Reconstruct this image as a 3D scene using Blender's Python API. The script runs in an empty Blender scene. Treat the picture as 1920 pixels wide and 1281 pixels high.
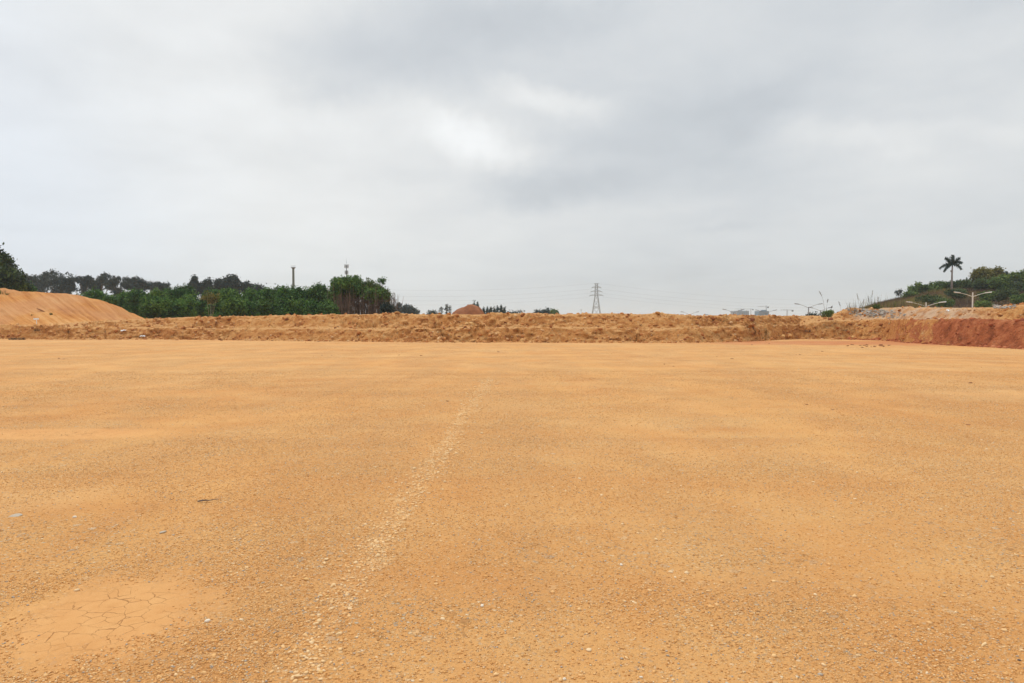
import bpy, math, random
import numpy as np
from mathutils import Vector
R = random.Random(7)
NP = np.random.default_rng(11)
C = bpy.context.scene.collection
S = bpy.context.scene

# ------------------------------------------------------------------ camera
F = 1280.0; CAMZ = 1.6
PITCH = math.atan((640.5 - 603) / F)
def ray(px, py):
    u = (px - 960) / F; v = (py - 640.5) / F
    return u, math.cos(PITCH) - v * math.sin(PITCH), -math.sin(PITCH) - v * math.cos(PITCH)
def at(px, py, Y):                      # world point on this sight line at depth Y
    u, y, z = ray(px, py); t = Y / y
    return Vector((u * t, Y, CAMZ + z * t))
def on_ground(px, py):
    u, y, z = ray(px, py); t = -CAMZ / z
    return Vector((u * t, y * t, 0))
def rowz(row, Y): return at(960, row, Y).z
def colx(px, Y): return (px - 960) / F * Y   # close enough near the horizon

cam = bpy.data.objects.new('camera', bpy.data.cameras.new('camera')); C.objects.link(cam)
cam.data.sensor_width = 36; cam.data.lens = 24; cam.data.clip_start = .1; cam.data.clip_end = 20000
cam.location = (0, 0, CAMZ); cam.rotation_euler = (math.pi / 2 - PITCH, 0, 0)
S.camera = cam

# ------------------------------------------------------------------ noise
def _h(ix, iy, s):
    n = (ix.astype(np.int64) * 374761393 + iy.astype(np.int64) * 668265263 + s * 1442695041) & 0xFFFFFFFF
    n = ((n ^ (n >> 13)) * 1274126177) & 0xFFFFFFFF
    n = (n ^ (n >> 16)) & 0xFFFFFFFF
    return n / 4294967295.0
def noise(x, y, s=0):                   # value noise -1..1
    x = np.asarray(x, float); y = np.asarray(y, float)
    ix = np.floor(x); iy = np.floor(y); fx = x - ix; fy = y - iy
    fx = fx * fx * (3 - 2 * fx); fy = fy * fy * (3 - 2 * fy)
    a = _h(ix, iy, s); b = _h(ix + 1, iy, s); c = _h(ix, iy + 1, s); d = _h(ix + 1, iy + 1, s)
    return 2 * (a + (b - a) * fx + (c - a) * fy + (a - b - c + d) * fx * fy) - 1
def fbm(x, y, o=4, s=0, g=.5):
    r = 0; a = 1; t = 0
    for k in range(o):
        r = r + a * noise(x * 2 ** k + 17.3 * k, y * 2 ** k - 9.1 * k, s + k); t += a; a *= g
    return r / t
def worley(x, y, s=0):                  # F1 distance, F2-F1 and the cell id
    ix = np.floor(x); iy = np.floor(y)
    f1 = np.full(np.shape(x), 9.); f2 = f1.copy(); cid = np.zeros(np.shape(x))
    for dx in (-1, 0, 1):
        for dy in (-1, 0, 1):
            px = ix + dx + _h(ix + dx, iy + dy, s); py = iy + dy + _h(ix + dx, iy + dy, s + 5)
            d = np.hypot(px - x, py - y); n = d < f1
            f2 = np.where(n, f1, np.minimum(f2, d)); cid = np.where(n, _h(ix + dx, iy + dy, s + 9), cid); f1 = np.where(n, d, f1)
    return f1, f2 - f1, cid
def smooth(a, b, x):
    t = np.clip((x - a) / (b - a), 0, 1); return t * t * (3 - 2 * t)

# ------------------------------------------------------------------ objects
def mesh(name, V, Fc, mat=None, parent=None, smooth_=False, tone=None):
    me = bpy.data.meshes.new(name)
    V = np.asarray(V, np.float32)
    if isinstance(Fc, np.ndarray):
        k = Fc.shape[1]; n = len(Fc)
        me.vertices.add(len(V)); me.vertices.foreach_set('co', V.ravel())
        me.loops.add(n * k); me.loops.foreach_set('vertex_index', Fc.astype(np.int32).ravel())
        me.polygons.add(n); me.polygons.foreach_set('loop_start', np.arange(0, n * k, k, dtype=np.int32))
        me.polygons.foreach_set('loop_total', np.full(n, k, dtype=np.int32))
        me.update(calc_edges=True)
    else:
        me.from_pydata([tuple(map(float, v)) for v in V], [], [tuple(f) for f in Fc]); me.update()
    if tone is not None:
        a = me.attributes.new('tone', 'FLOAT', 'FACE'); a.data.foreach_set('value', np.asarray(tone, np.float32))
    if smooth_: me.polygons.foreach_set('use_smooth', np.ones(len(me.polygons), bool))
    if mat: me.materials.append(mat)
    o = bpy.data.objects.new(name, me); C.objects.link(o)
    if parent: o.parent = parent
    return o
def tag(o, label=None, cat=None, group=None, kind=None):
    if label: o['label'] = label
    if cat: o['category'] = cat
    if group: o['group'] = group
    if kind: o['kind'] = kind
    return o
def empty(name, loc, label, cat, group=None, rz=0):
    o = bpy.data.objects.new(name, None); C.objects.link(o); o.location = loc; o.rotation_euler.z = rz
    return tag(o, label, cat, group)
def copy_thing(o, label=None):
    c = o.copy(); C.objects.link(c)
    if label: c['label'] = label
    for ch in o.children:
        d = ch.copy(); C.objects.link(d); d.parent = c
        for g in ch.children:
            e = g.copy(); C.objects.link(e); e.parent = d
    return c
class MB:                               # collects simple solids into one mesh
    def __init__(s): s.v = []; s.f = []; s.n = 0
    def add(s, v, f):
        s.v += [tuple(q) for q in v]; s.f += [tuple(i + s.n for i in q) for q in f]; s.n += len(v); return s
    def box(s, x0, x1, y0, y1, z0, z1):
        v = [(x, y, z) for x in (x0, x1) for y in (y0, y1) for z in (z0, z1)]
        return s.add(v, [(0, 1, 3, 2), (4, 6, 7, 5), (0, 4, 5, 1), (2, 3, 7, 6), (0, 2, 6, 4), (1, 5, 7, 3)])
    def tube(s, pts, rad, n=6, cap=True):
        pts = [Vector(p) for p in pts]
        if not hasattr(rad, '__len__'): rad = [rad] * len(pts)
        v = []
        for i, p in enumerate(pts):
            d = (pts[min(i + 1, len(pts) - 1)] - pts[max(i - 1, 0)]).normalized()
            a = d.orthogonal().normalized() if abs(d.z) < .95 else Vector((1, 0, 0)).cross(d).normalized()
            b = d.cross(a)
            for k in range(n):
                t = 2 * math.pi * k / n; v.append(p + (a * math.cos(t) + b * math.sin(t)) * rad[i])
        f = [(i * n + k, i * n + (k + 1) % n, (i + 1) * n + (k + 1) % n, (i + 1) * n + k) for i in range(len(pts) - 1) for k in range(n)]
        if cap: f += [tuple(range(n))[::-1], tuple((len(pts) - 1) * n + k for k in range(n))]
        return s.add(v, f)
    def build(s, name, mat, parent=None, sm=False): return mesh(name, s.v, s.f, mat, parent, sm)

# ------------------------------------------------------------------ materials
def new_mat(name, rough=.9, spec=.2):
    m = bpy.data.materials.new(name); m.use_nodes = True; nt = m.node_tree
    b = nt.nodes['Principled BSDF']; b.inputs['Roughness'].default_value = rough
    b.inputs['Specular IOR Level'].default_value = spec
    return m, nt, b
class G:                                # tiny node-graph helper
    def __init__(s, nt): s.nt = nt; s.N = nt.nodes; s.L = nt.links
    def put(s, sock, v):
        if v is None: return
        if isinstance(v, bpy.types.NodeSocket): s.L.new(v, sock)
        elif hasattr(v, '__len__') and not isinstance(v, str):
            sock.default_value = tuple(v) if len(v) == len(sock.default_value) else (*v, 1)
        else: sock.default_value = v
    def math(s, op, a, b=None, c=None, clamp=False):
        n = s.N.new('ShaderNodeMath'); n.operation = op; n.use_clamp = clamp
        s.put(n.inputs[0], a); s.put(n.inputs[1], b); s.put(n.inputs[2], c); return n.outputs[0]
    def vec(s, op, a, b=None):
        n = s.N.new('ShaderNodeVectorMath'); n.operation = op; s.put(n.inputs[0], a); s.put(n.inputs[1], b)
        return n.outputs['Value'] if op in ('LENGTH', 'DOT_PRODUCT', 'DISTANCE') else n.outputs[0]
    def pos(s): return s.N.new('ShaderNodeNewGeometry').outputs['Position']
    def map(s, v, scale=(1, 1, 1), rot=(0, 0, 0), loc=(0, 0, 0)):
        n = s.N.new('ShaderNodeMapping'); s.put(n.inputs['Vector'], v)
        n.inputs['Scale'].default_value = scale; n.inputs['Rotation'].default_value = rot; n.inputs['Location'].default_value = loc
        return n.outputs[0]
    def noise(s, v, scale, detail=4, rough=.55, col=False, dist=0):
        n = s.N.new('ShaderNodeTexNoise'); s.put(n.inputs['Vector'], v); n.inputs['Scale'].default_value = scale
        n.inputs['Detail'].default_value = detail; n.inputs['Roughness'].default_value = rough; n.inputs['Distortion'].default_value = dist
        return n.outputs[1] if col else n.outputs[0]
    def vor(s, v, scale, feat='F1', rnd=1):
        n = s.N.new('ShaderNodeTexVoronoi'); n.feature = feat; s.put(n.inputs['Vector'], v); n.inputs['Scale'].default_value = scale
        n.inputs['Randomness'].default_value = rnd
        return n
    def step(s, v, a, b, lo=0, hi=1):
        n = s.N.new('ShaderNodeMapRange'); n.interpolation_type = 'SMOOTHSTEP'; s.put(n.inputs[0], v)
        n.inputs[1].default_value = a; n.inputs[2].default_value = b; n.inputs[3].default_value = lo; n.inputs[4].default_value = hi
        return n.outputs[0]
    def mix(s, f, a, b, mode='MIX'):
        n = s.N.new('ShaderNodeMix'); n.data_type = 'RGBA'; n.blend_type = mode; s.put(n.inputs[0], f); s.put(n.inputs[6], a); s.put(n.inputs[7], b)
        return n.outputs[2]
    def ramp(s, v, stops):
        n = s.N.new('ShaderNodeValToRGB'); s.put(n.inputs[0], v); e = n.color_ramp.elements
        while len(e) < len(stops): e.new(.5)
        for k, (p, c) in enumerate(stops): e[k].position = p; e[k].color = (*c, 1)
        return n.outputs[0]
    def attr(s, name):
        n = s.N.new('ShaderNodeAttribute'); n.attribute_name = name; return n.outputs['Fac']
    def sep(s, v):
        n = s.N.new('ShaderNodeSeparateXYZ'); s.put(n.inputs[0], v); return n.outputs
    def bump(s, h, strength, dist, normal=None):
        n = s.N.new('ShaderNodeBump'); n.inputs['Strength'].default_value = strength; n.inputs['Distance'].default_value = dist
        s.put(n.inputs['Height'], h)
        if normal: s.put(n.inputs['Normal'], normal)
        return n.outputs[0]
    def ell(s, v, cx, cy, rx, ry, cz=0, rz=1e6):   # 0 at the centre, 1 on the rim
        a = s.vec('SUBTRACT', v, (cx, cy, cz)); a = s.vec('MULTIPLY', a, (1 / rx, 1 / ry, 1 / rz)); return s.vec('LENGTH', a)

# mud-flat centres on the field (dry, cracked, gravel free)
p1 = on_ground(205, 1150); p2 = on_ground(120, 812)
MUD = [(p1.x, p1.y, .62, .60), (p2.x, p2.y, 1.5, .55)]
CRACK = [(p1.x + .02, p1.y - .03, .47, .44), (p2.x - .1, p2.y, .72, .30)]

def soil_tones(g, P):
    big = g.noise(P, .12, 4, .55); mid = g.noise(g.map(P, loc=(5, 3, 0)), .9, 5, .6)
    t = g.math('ADD', g.math('MULTIPLY', big, .5), g.math('MULTIPLY', mid, .5))
    return g.ramp(t, [(.30, (.58, .255, .078)), (.45, (.67, .335, .115)), (.56, (.71, .385, .143)), (.70, (.745, .435, .182))])

def ground_material():
    m, nt, b = new_mat('gravelly_clay', .95, .12); g = G(nt); P = g.pos(); X, Y, Z = g.sep(P)
    base = soil_tones(g, P)
    wob = g.vec('SCALE', g.vec('SUBTRACT', g.noise(P, 2.2, 3, .6, True), (.5, .5, .5)), None)
    wob.node.inputs['Scale'].default_value = .35
    PW = g.vec('ADD', P, wob)
    mud = None
    for cx, cy, rx, ry in MUD:
        k = g.step(g.ell(g.vec('ADD', PW, g.vec('MULTIPLY', g.vec('SUBTRACT', g.noise(P, 7, 5, .7, True), (.5, .5, .5)), (.5, .5, 0))), cx, cy, rx, ry), .45, 1.25, 1, 0); mud = k if mud is None else g.math('MAXIMUM', mud, k)
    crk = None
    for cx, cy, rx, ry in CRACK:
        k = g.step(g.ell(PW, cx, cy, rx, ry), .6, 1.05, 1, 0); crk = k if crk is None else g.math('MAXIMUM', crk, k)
    # where gravel lies thick and where clay is smooth
    patch = g.noise(g.map(P, (1.0, .55, 1), (0, 0, .5)), .55, 5, .6)
    gm = g.math('MULTIPLY', g.step(patch, .36, .60, .25, 1), g.math('SUBTRACT', 1, mud))
    # strips of stonier surface left by the grader
    strip = g.noise(g.map(P, (.06, 1.1, 1), (0, 0, .18)), 1, 3, .5)
    gm = g.math('MULTIPLY', gm, g.step(strip, .35, .6, .6, 1.1))
    v1 = g.vor(P, 70); v2 = g.vor(P, 33); v3 = g.vor(P, 12)
    def stones(v, lo, hi):
        r = g.sep(v.outputs['Color']); on = g.step(r[0], lo, hi)
        shp = g.step(v.outputs['Distance'], .28, .48, 1, 0)
        return g.math('MULTIPLY', g.math('MULTIPLY', on, shp), gm), r
    s1, r1 = stones(v1, .15, .3); s2, r2 = stones(v2, .45, .55); s3, r3 = stones(v3, .90, .93)
    def scol(r): return g.ramp(r[1], [(0, (.34, .17, .07)), (.2, (.60, .28, .09)), (.45, (.80, .47, .20)), (.68, (.82, .62, .38)), (.86, (.40, .30, .22)), (1, (.86, .72, .50))])
    col = g.mix(g.math('MULTIPLY', s1, .8), base, scol(r1))
    col = g.mix(g.math('MULTIPLY', s2, .85), col, scol(r2))
    col = g.mix(g.math('MULTIPLY', s3, .6), col, scol(r3))
    grain = g.noise(P, 140, 3, .7)
    col = g.mix(.35, col, g.ramp(grain, [(.3, (.55, .5, .45)), (.7, (1.0, 1.0, 1.0))]), 'MULTIPLY')
    # mud flats: pinkish smooth clay
    col = g.mix(g.math('MULTIPLY', mud, .5), col, g.ramp(g.noise(P, 7, 6, .7), [(.35, (.60, .29, .105)), (.65, (.72, .40, .165))]))
    # reddish soil brought off the right-hand bank
    c = on_ground(1700, 646)
    red = g.step(g.ell(g.vec('ADD', P, g.vec('MULTIPLY', g.vec('SUBTRACT', g.noise(P, .35, 4, .6, True), (.5, .5, .5)), (9, 9, 0))), c.x, c.y + 3.2, 15, 6.0), .6, 1.1, 1, 0)
    col = g.mix(g.math('MULTIPLY', red, .75), col, (.50, .17, .068))
    # faint long streaks, far field
    st = g.noise(g.map(P, (.05, .9, 1), (0, 0, .04), (3, 1, 0)), 1, 5, .6)
    col = g.mix(g.step(st, .52, .68, 0, .35), col, (.55, .25, .085))
    lane = g.noise(g.map(P, (.9, .035, 1), (0, 0, -.03), (7, 2, 0)), 1, 4, .55)
    col = g.mix(g.step(lane, .50, .64, 0, .18), col, (.54, .30, .125)); col = g.mix(g.step(lane, .46, .34, 0, .15), col, (.76, .43, .15))
    broad = g.noise(P, .23, 5, .6); col = g.mix(g.step(broad, .52, .66, 0, .22), col, (.60, .255, .07)); col = g.mix(g.step(broad, .46, .34, 0, .2), col, (.78, .50, .23))
    off = g.math('ABSOLUTE', g.math('SUBTRACT', g.math('ADD', X, g.math('MULTIPLY', g.math('SUBTRACT', g.noise(P, 1.6, 4, .6), .5), .5)), g.math('ADD', -1.06, g.math('MULTIPLY', Y, .0215))))
    spill = g.math('MULTIPLY', g.step(off, .02, .16, 1, 0), g.math('MULTIPLY', g.step(Y, 2.5, 5), g.step(Y, 22, 17)))
    col = g.mix(g.math('MULTIPLY', spill, g.step(g.noise(P, 5, 5, .7), .42, .62, 0, .42)), col, (.84, .60, .32))
    # cracks in the dry mud, shade of their depth painted as dark colour
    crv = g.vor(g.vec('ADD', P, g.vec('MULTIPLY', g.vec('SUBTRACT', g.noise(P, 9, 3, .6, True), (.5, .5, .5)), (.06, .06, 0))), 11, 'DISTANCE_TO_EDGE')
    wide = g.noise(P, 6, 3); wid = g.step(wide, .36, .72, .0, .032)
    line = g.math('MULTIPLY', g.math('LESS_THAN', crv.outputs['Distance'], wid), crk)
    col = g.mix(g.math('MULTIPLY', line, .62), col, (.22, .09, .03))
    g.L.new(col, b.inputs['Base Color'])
    h = g.math('ADD', g.math('MULTIPLY', s1, .7), g.math('MULTIPLY', s2, .7))
    h = g.math('ADD', h, g.math('MULTIPLY', s3, 1.3)); h = g.math('ADD', h, g.math('MULTIPLY', grain, .35))
    h = g.math('ADD', h, g.math('MULTIPLY', g.noise(P, 30, 5, .7), g.math('MULTIPLY', g.math('SUBTRACT', 1.1, mud), 1.2)))
    h = g.math('SUBTRACT', h, g.math('MULTIPLY', line, 2.5))
    g.L.new(g.bump(h, .9, .011), b.inputs['Normal'])
    return m

def bank_material():
    m, nt, b = new_mat('dug_soil', .95, .1); g = G(nt); P = g.pos(); X, Y, Z = g.sep(P)
    Pn = g.vec('MULTIPLY', g.vec('SUBTRACT', g.noise(P, .5, 5, .6, True), (.5, .5, .5)), (4.5, 4.5, 1.1))
    PW = g.vec('ADD', P, Pn); XW, YW, ZW = g.sep(PW)
    t = g.math('ADD', g.math('MULTIPLY', g.noise(P, .35, 4), .4), g.math('MULTIPLY', g.noise(P, 2.3, 6, .65), .6))
    col = g.ramp(t, [(.32, (.23, .078, .025)), (.41, (.46, .175, .050)), (.50, (.60, .262, .080)), (.59, (.69, .350, .125)), (.72, (.76, .45, .19))])
    # yellow-ochre lumps
    col = g.mix(g.step(g.noise(P, .8, 4, .6), .60, .72, 0, .25), col, (.68, .34, .09))
    # paler clods and small stones
    v = g.vor(P, 4.5); r = g.sep(v.outputs['Color'])
    on = g.math('MULTIPLY', g.step(r[0], .78, .85), g.step(v.outputs['Distance'], .2, .4, 1, 0))
    col = g.mix(g.math('MULTIPLY', on, .5), col, g.ramp(r[1], [(0, (.40, .17, .06)), (.5, (.76, .46, .22)), (1, (.80, .62, .42))]))
    # smooth pale dust on level tops
    N = g.sep(nt.nodes.new('ShaderNodeNewGeometry').outputs['Normal'])[2]
    col = g.mix(g.step(N, .82, .97, 0, .75), col, (.77, .43, .175))
    # brick-red soil in the right-hand end of the lower bank
    red = g.math('ADD', g.attr('red_soil'), g.math('MULTIPLY', g.math('SUBTRACT', g.noise(P, .8, 7, .7), .5), 2.8)); red = g.step(red, .35, .62)
    redc = g.ramp(g.noise(P, 1.6, 6, .65), [(.34, (.18, .045, .02)), (.5, (.42, .115, .045)), (.66, (.58, .21, .09))])
    col = g.mix(g.math('MULTIPLY', red, .92), col, redc)
    # pale chalky dust beyond the ledge at right
    pal = g.attr('pale_dust')
    col = g.mix(g.math('MULTIPLY', pal, g.step(g.noise(P, 1.1, 4), .4, .6, .2, .7)), col, (.70, .52, .36))
    g.L.new(col, b.inputs['Base Color'])
    h = g.math('ADD', g.math('MULTIPLY', g.noise(P, 5, 6, .7), 1.0), g.math('MULTIPLY', on, .5))
    g.L.new(g.bump(h, 1.0, .30), b.inputs['Normal'])
    return m

def mound_material():
    m, nt, b = new_mat('cut_clay', .95, .1); g = G(nt); P = g.pos(); X, Y, Z = g.sep(P)
    U = g.math('ADD', X, g.math('MULTIPLY', Y, 1.25))
    n = nt.nodes.new('ShaderNodeCombineXYZ'); g.put(n.inputs[0], U); g.put(n.inputs[1], g.math('MULTIPLY', Y, .10)); W = n.outputs[0]
    t = g.math('ADD', g.math('MULTIPLY', g.noise(W, 1.7, 6, .7), .65), g.math('MULTIPLY', g.noise(P, .22, 4), .35))
    col = g.ramp(t, [(.34, (.36, .125, .032)), (.44, (.54, .22, .06)), (.54, (.65, .31, .10)), (.66, (.73, .42, .18))])
    col = g.mix(g.math('MULTIPLY', g.step(g.noise(P, .13, 3), .45, .6), .5), col, (.55, .27, .13))
    col = g.mix(g.step(g.noise(W, 6, 3, .6), .62, .75, 0, .5), col, (.36, .12, .035))
    g.L.new(col, b.inputs['Base Color'])
    h = g.math('ADD', g.noise(W, 4, 5, .7), g.math('MULTIPLY', g.noise(P, 6, 4, .7), .3))
    g.L.new(g.bump(h, .9, .2), b.inputs['Normal'])
    return m

def leaf_material(name, dark, mid, light, rough=.6, trans=.25):
    m, nt, b = new_mat(name, rough, .25); g = G(nt)
    col = g.ramp(g.attr('tone'), [(.05, dark), (.5, mid), (.95, light)])
    g.L.new(col, b.inputs['Base Color'])
    tr = nt.nodes.new('ShaderNodeBsdfTranslucent'); g.L.new(col, tr.inputs[0])
    mx = nt.nodes.new('ShaderNodeMixShader'); mx.inputs[0].default_value = trans
    out = nt.nodes['Material Output']
    g.L.new(b.outputs[0], mx.inputs[1]); g.L.new(tr.outputs[0], mx.inputs[2]); g.L.new(mx.outputs[0], out.inputs[0])
    return m
def plain(name, c, c2=None, scale=3, rough=.8, metal=0):
    m, nt, b = new_mat(name, rough, .3); g = G(nt)
    g.L.new(g.ramp(g.noise(g.pos(), scale, 5, .6), [(.3, c), (.7, c2 or tuple(min(1, q * 1.25) for q in c))]), b.inputs['Base Color'])
    b.inputs['Metallic'].default_value = metal
    return m
def toned(name, stops, rough=.9, bumpy=0):
    m, nt, b = new_mat(name, rough, .2); g = G(nt)
    col = g.ramp(g.attr('tone'), stops)
    if bumpy:
        col = g.mix(.5, col, g.ramp(g.noise(g.pos(), bumpy, 5, .65), [(.3, (.6, .58, .55)), (.7, (1, 1, 1))]), 'MULTIPLY')
        g.L.new(g.bump(g.noise(g.pos(), bumpy, 5, .7), .6, .3 / bumpy), b.inputs['Normal'])
    g.L.new(col, b.inputs['Base Color'])
    return m

M = dict(
    ground=ground_material(), bank=bank_material(), mound=mound_material(),
    gravel=toned('gravel_stone', [(0, (.42, .20, .075)), (.2, (.64, .31, .095)), (.45, (.74, .41, .155)), (.65, (.77, .50, .24)), (.82, (.80, .62, .39)), (.92, (.44, .36, .28)), (1, (.60, .53, .43))]),
    clod=toned('soil_clod', [(0, (.22, .075, .025)), (.35, (.48, .18, .055)), (.7, (.68, .32, .11)), (1, (.80, .55, .30))], .95, 14),
    redclod=toned('red_clod', [(0, (.25, .06, .026)), (.5, (.45, .13, .052)), (1, (.60, .24, .11))], .95, 14),
    pale=plain('pale_stone', (.68, .44, .20), (.78, .57, .32), 60), ochre=plain('ochre_stone', (.64, .36, .12), (.76, .47, .19), 60),
    greyst=plain('grey_stone', (.40, .33, .25), (.50, .42, .32), 60), white=plain('white_stone', (.66, .56, .42), (.80, .71, .58), 60),
    darkst=plain('dark_stone', (.10, .08, .07), (.17, .13, .11), 60), darkclod=plain('dark_clod', (.24, .10, .04), (.38, .16, .06), 20),
    rubble=plain('grey_rubble', (.30, .27, .235), (.48, .435, .375), 4),
    thicket=leaf_material('thicket_leaf', (.006, .024, .005), (.042, .115, .019), (.12, .24, .042)),
    thicket2=leaf_material('bright_leaf', (.014, .044, .007), (.075, .16, .024), (.165, .28, .048)),
    bamboo=leaf_material('olive_leaf', (.022, .036, .009), (.070, .105, .024), (.14, .185, .045)),
    dusky=leaf_material('dusky_leaf', (.009, .018, .014), (.020, .036, .027), (.042, .064, .044)),
    conifer=leaf_material('conifer_leaf', (.008, .022, .014), (.016, .045, .028), (.030, .070, .040)),
    bigtree=leaf_material('broad_leaf', (.010, .022, .008), (.048, .080, .020), (.14, .185, .05)),
    hillgreen=leaf_material('hill_leaf', (.014, .036, .008), (.085, .15, .028), (.23, .31, .06)),
    yellowgreen=leaf_material('yellowing_leaf', (.035, .050, .010), (.12, .125, .022), (.28, .22, .04)),
    palm=leaf_material('palm_leaf', (.012, .030, .018), (.020, .050, .026), (.034, .070, .035), .45, .15),
    grass=leaf_material('dry_grass_blade', (.12, .070, .042), (.26, .175, .07), (.19, .26, .04), .8, .3),
    weed=leaf_material('weed_leaf', (.035, .05, .014), (.085, .115, .03), (.18, .19, .06), .7, .3),
    twiggy=leaf_material('brown_twig', (.05, .032, .025), (.10, .068, .045), (.20, .14, .09), .9, .1),
    bark=plain('bark', (.10, .075, .055), (.17, .13, .095), 3), palebark=plain('pale_bark', (.30, .25, .19), (.42, .36, .28), 3),
    culm=plain('brown_culm', (.07, .045, .032), (.24, .16, .11), 1.5), palmbark=plain('palm_bark', (.17, .135, .125), (.27, .22, .20), 2),
    paint=plain('white_paint', (.56, .55, .51), (.66, .65, .60), 2, .5), lampgrey=plain('lamp_grey', (.20, .22, .24), (.26, .28, .30), 2, .5),
    steel=plain('galvanised_steel', (.19, .21, .22), (.26, .28, .29), .5, .5), dark_steel=plain('dark_steel', (.05, .06, .06), (.09, .10, .10), 1, .6),
    cable=plain('cable', (.05, .05, .055), (.08, .08, .08), 1), concrete=plain('column_concrete', (.085, .105, .095), (.14, .165, .15), .8),
    tower=plain('tower_cladding', (.20, .24, .28), (.26, .30, .34), .05), towerdark=plain('tower_window', (.05, .08, .11), (.08, .11, .14), .2, .3),
    bluebld=plain('blue_cladding', (.08, .15, .22), (.11, .20, .28), .05), brown=plain('brown_cladding', (.24, .22, .21), (.30, .28, .26), .05),
    sheet=plain('dark_sheet', (.03, .032, .045), (.06, .06, .08), 2, .35), litter=plain('white_plastic', (.75, .75, .73), (.85, .85, .83), 9, .4),
    heap=plain('red_brown_soil', (.20, .07, .03), (.36, .14, .06), 1.2, .95), hill=plain('hill_soil', (.13, .08, .04), (.19, .125, .05), .4, .95),
)

# ------------------------------------------------------------------ profile of the bank, read as heights along its length
KP = np.array([-700, -300, 0, 130, 300, 500, 800, 1200, 1290, 1400, 1450, 1500, 1600, 1660, 1700, 1800, 1920, 2300, 2800], float)
KB = np.array([637, 637, 636, 637, 636.5, 639, 642, 643, 643, 641, 638, 636, 637, 639, 643, 649, 655, 662, 668], float)
def ydep(row): return on_ground(960, row).y
KY = np.array([ydep(r) for r in KB])
KU = (KP - 960) / F
def base_u(u): return np.interp(u, KU, KY)      # depth of the bank foot in the bearing u = x / y
def base_y(x):                                  # the same, found from x (left and middle part)
    y = np.full(np.shape(x), 56.)
    for _ in range(12): y = .5 * y + .5 * base_u(x / y)
    return y
_KX = KU * KY
def knots(rows, y_of):                  # rows given per photo column -> heights by bearing
    px = np.array([r[0] for r in rows], float); rr = [r[1] for r in rows]; u = (px - 960) / F
    return u, np.array([rowz(a, b) for a, b in zip(rr, y_of(u))])
T1 = [(-700, 610), (-300, 609), (0, 609), (50, 610), (100, 612), (200, 616), (280, 615), (400, 616), (450, 617), (560, 616), (740, 617), (820, 617), (950, 614), (1100, 615), (1200, 617), (1300, 616), (1360, 613), (1500, 609), (1560, 601), (1650, 600), (1720, 599), (1830, 598), (1920, 602), (2300, 604), (2800, 606)]
T2 = [(-700, 608), (-300, 607), (0, 608), (100, 609), (130, 606), (180, 603), (280, 598), (350, 595), (450, 594), (520, 592), (620, 590.5), (700, 590), (730, 588), (745, 586.5), (760, 589), (800, 590), (900, 590), (940, 588), (1000, 587.5), (1060, 590), (1100, 588), (1150, 588), (1200, 590), (1222, 588), (1233, 585.5), (1245, 588), (1270, 590), (1300, 592), (1500, 592.5), (1550, 592), (1568, 587), (1575, 583), (1590, 577.5), (1600, 577), (1620, 579), (1650, 577.5), (1690, 576), (1702, 575.5), (1714, 579), (1728, 576.5), (1800, 577.5), (1870, 576.5), (1890, 573), (1920, 571), (2300, 568), (2800, 566)]
W1, W2 = 1.7, 2.4
TU = [-1.3, (1450 - 960) / F, (1560 - 960) / F, (1700 - 960) / F, 1.5]; TW = [1.3, 1.3, 3.0, 7, 8]
def tw(u): return np.interp(u, TU, TW)
T1u, T1z = knots(T1, lambda u: base_u(u) + W1)
T2u, T2z = knots(T2, lambda u: base_u(u) + W1 + tw(u) + W2)
def bank_h(x, y):                       # smooth height before roughening
    u = x / np.maximum(y, 5); yb = base_u(u); h1 = np.interp(u, T1u, T1z); h2 = np.interp(u, T2u, T2z); w = tw(u)
    wig = .35 * noise(x * .35, y * 0, 3) + .2 * noise(x * 1.3, y * 0, 4)
    a = y - yb + wig * .7
    z = h1 * smooth(-.1, W1, a)
    b = a - W1 - w - wig * .6
    z = z + (h2 - h1) * smooth(-.2, W2, b)
    drop = smooth(W2 + 7, W2 + 18, b)
    z = z * (1 - drop) - 3.6 * drop
    return z, smooth(-.25, .1, a) * (1 - drop)
def bank_rough(x, y):
    z, on = bank_h(x, y)
    sx = np.abs((bank_h(x, y + .15)[0] - bank_h(x, y - .15)[0]) / .3)
    st = .13 + .87 * np.clip(sx / .5, 0, 1)            # the faces are rougher than the ledges
    e, f, c = worley(x * .62 + 3, y * .9, 21); g1, g2, gc = worley(x * 1.9, y * 2.2, 31); h1, h2, hc = worley(x * 4.6, y * 4.9, 41)
    d = .20 * fbm(x * .5, y * .6, 4, 5) + .34 * (c - .5) * smooth(0, .25, f) + .24 * (gc - .45) * smooth(0, .22, g2) + .12 * (hc - .4) * smooth(0, .3, h2)
    gul = np.abs(noise(x * .55 + .4 * y, y * .25, 51)); d = d - .30 * (1 - smooth(0, .10, gul))
    d = d + .05 * fbm(x * 5, y * 5, 3, 61)
    mask = smooth(-.05, .75, noise(x * .22, y * .22, 71) + .45 + .4 * noise(x * .7, y * .9, 72)) * .6 + .42
    return z + on * st * d * mask, on * st * mask
def bank_z(x, y): return float(bank_rough(np.array([x]), np.array([y]))[0][0])

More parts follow.
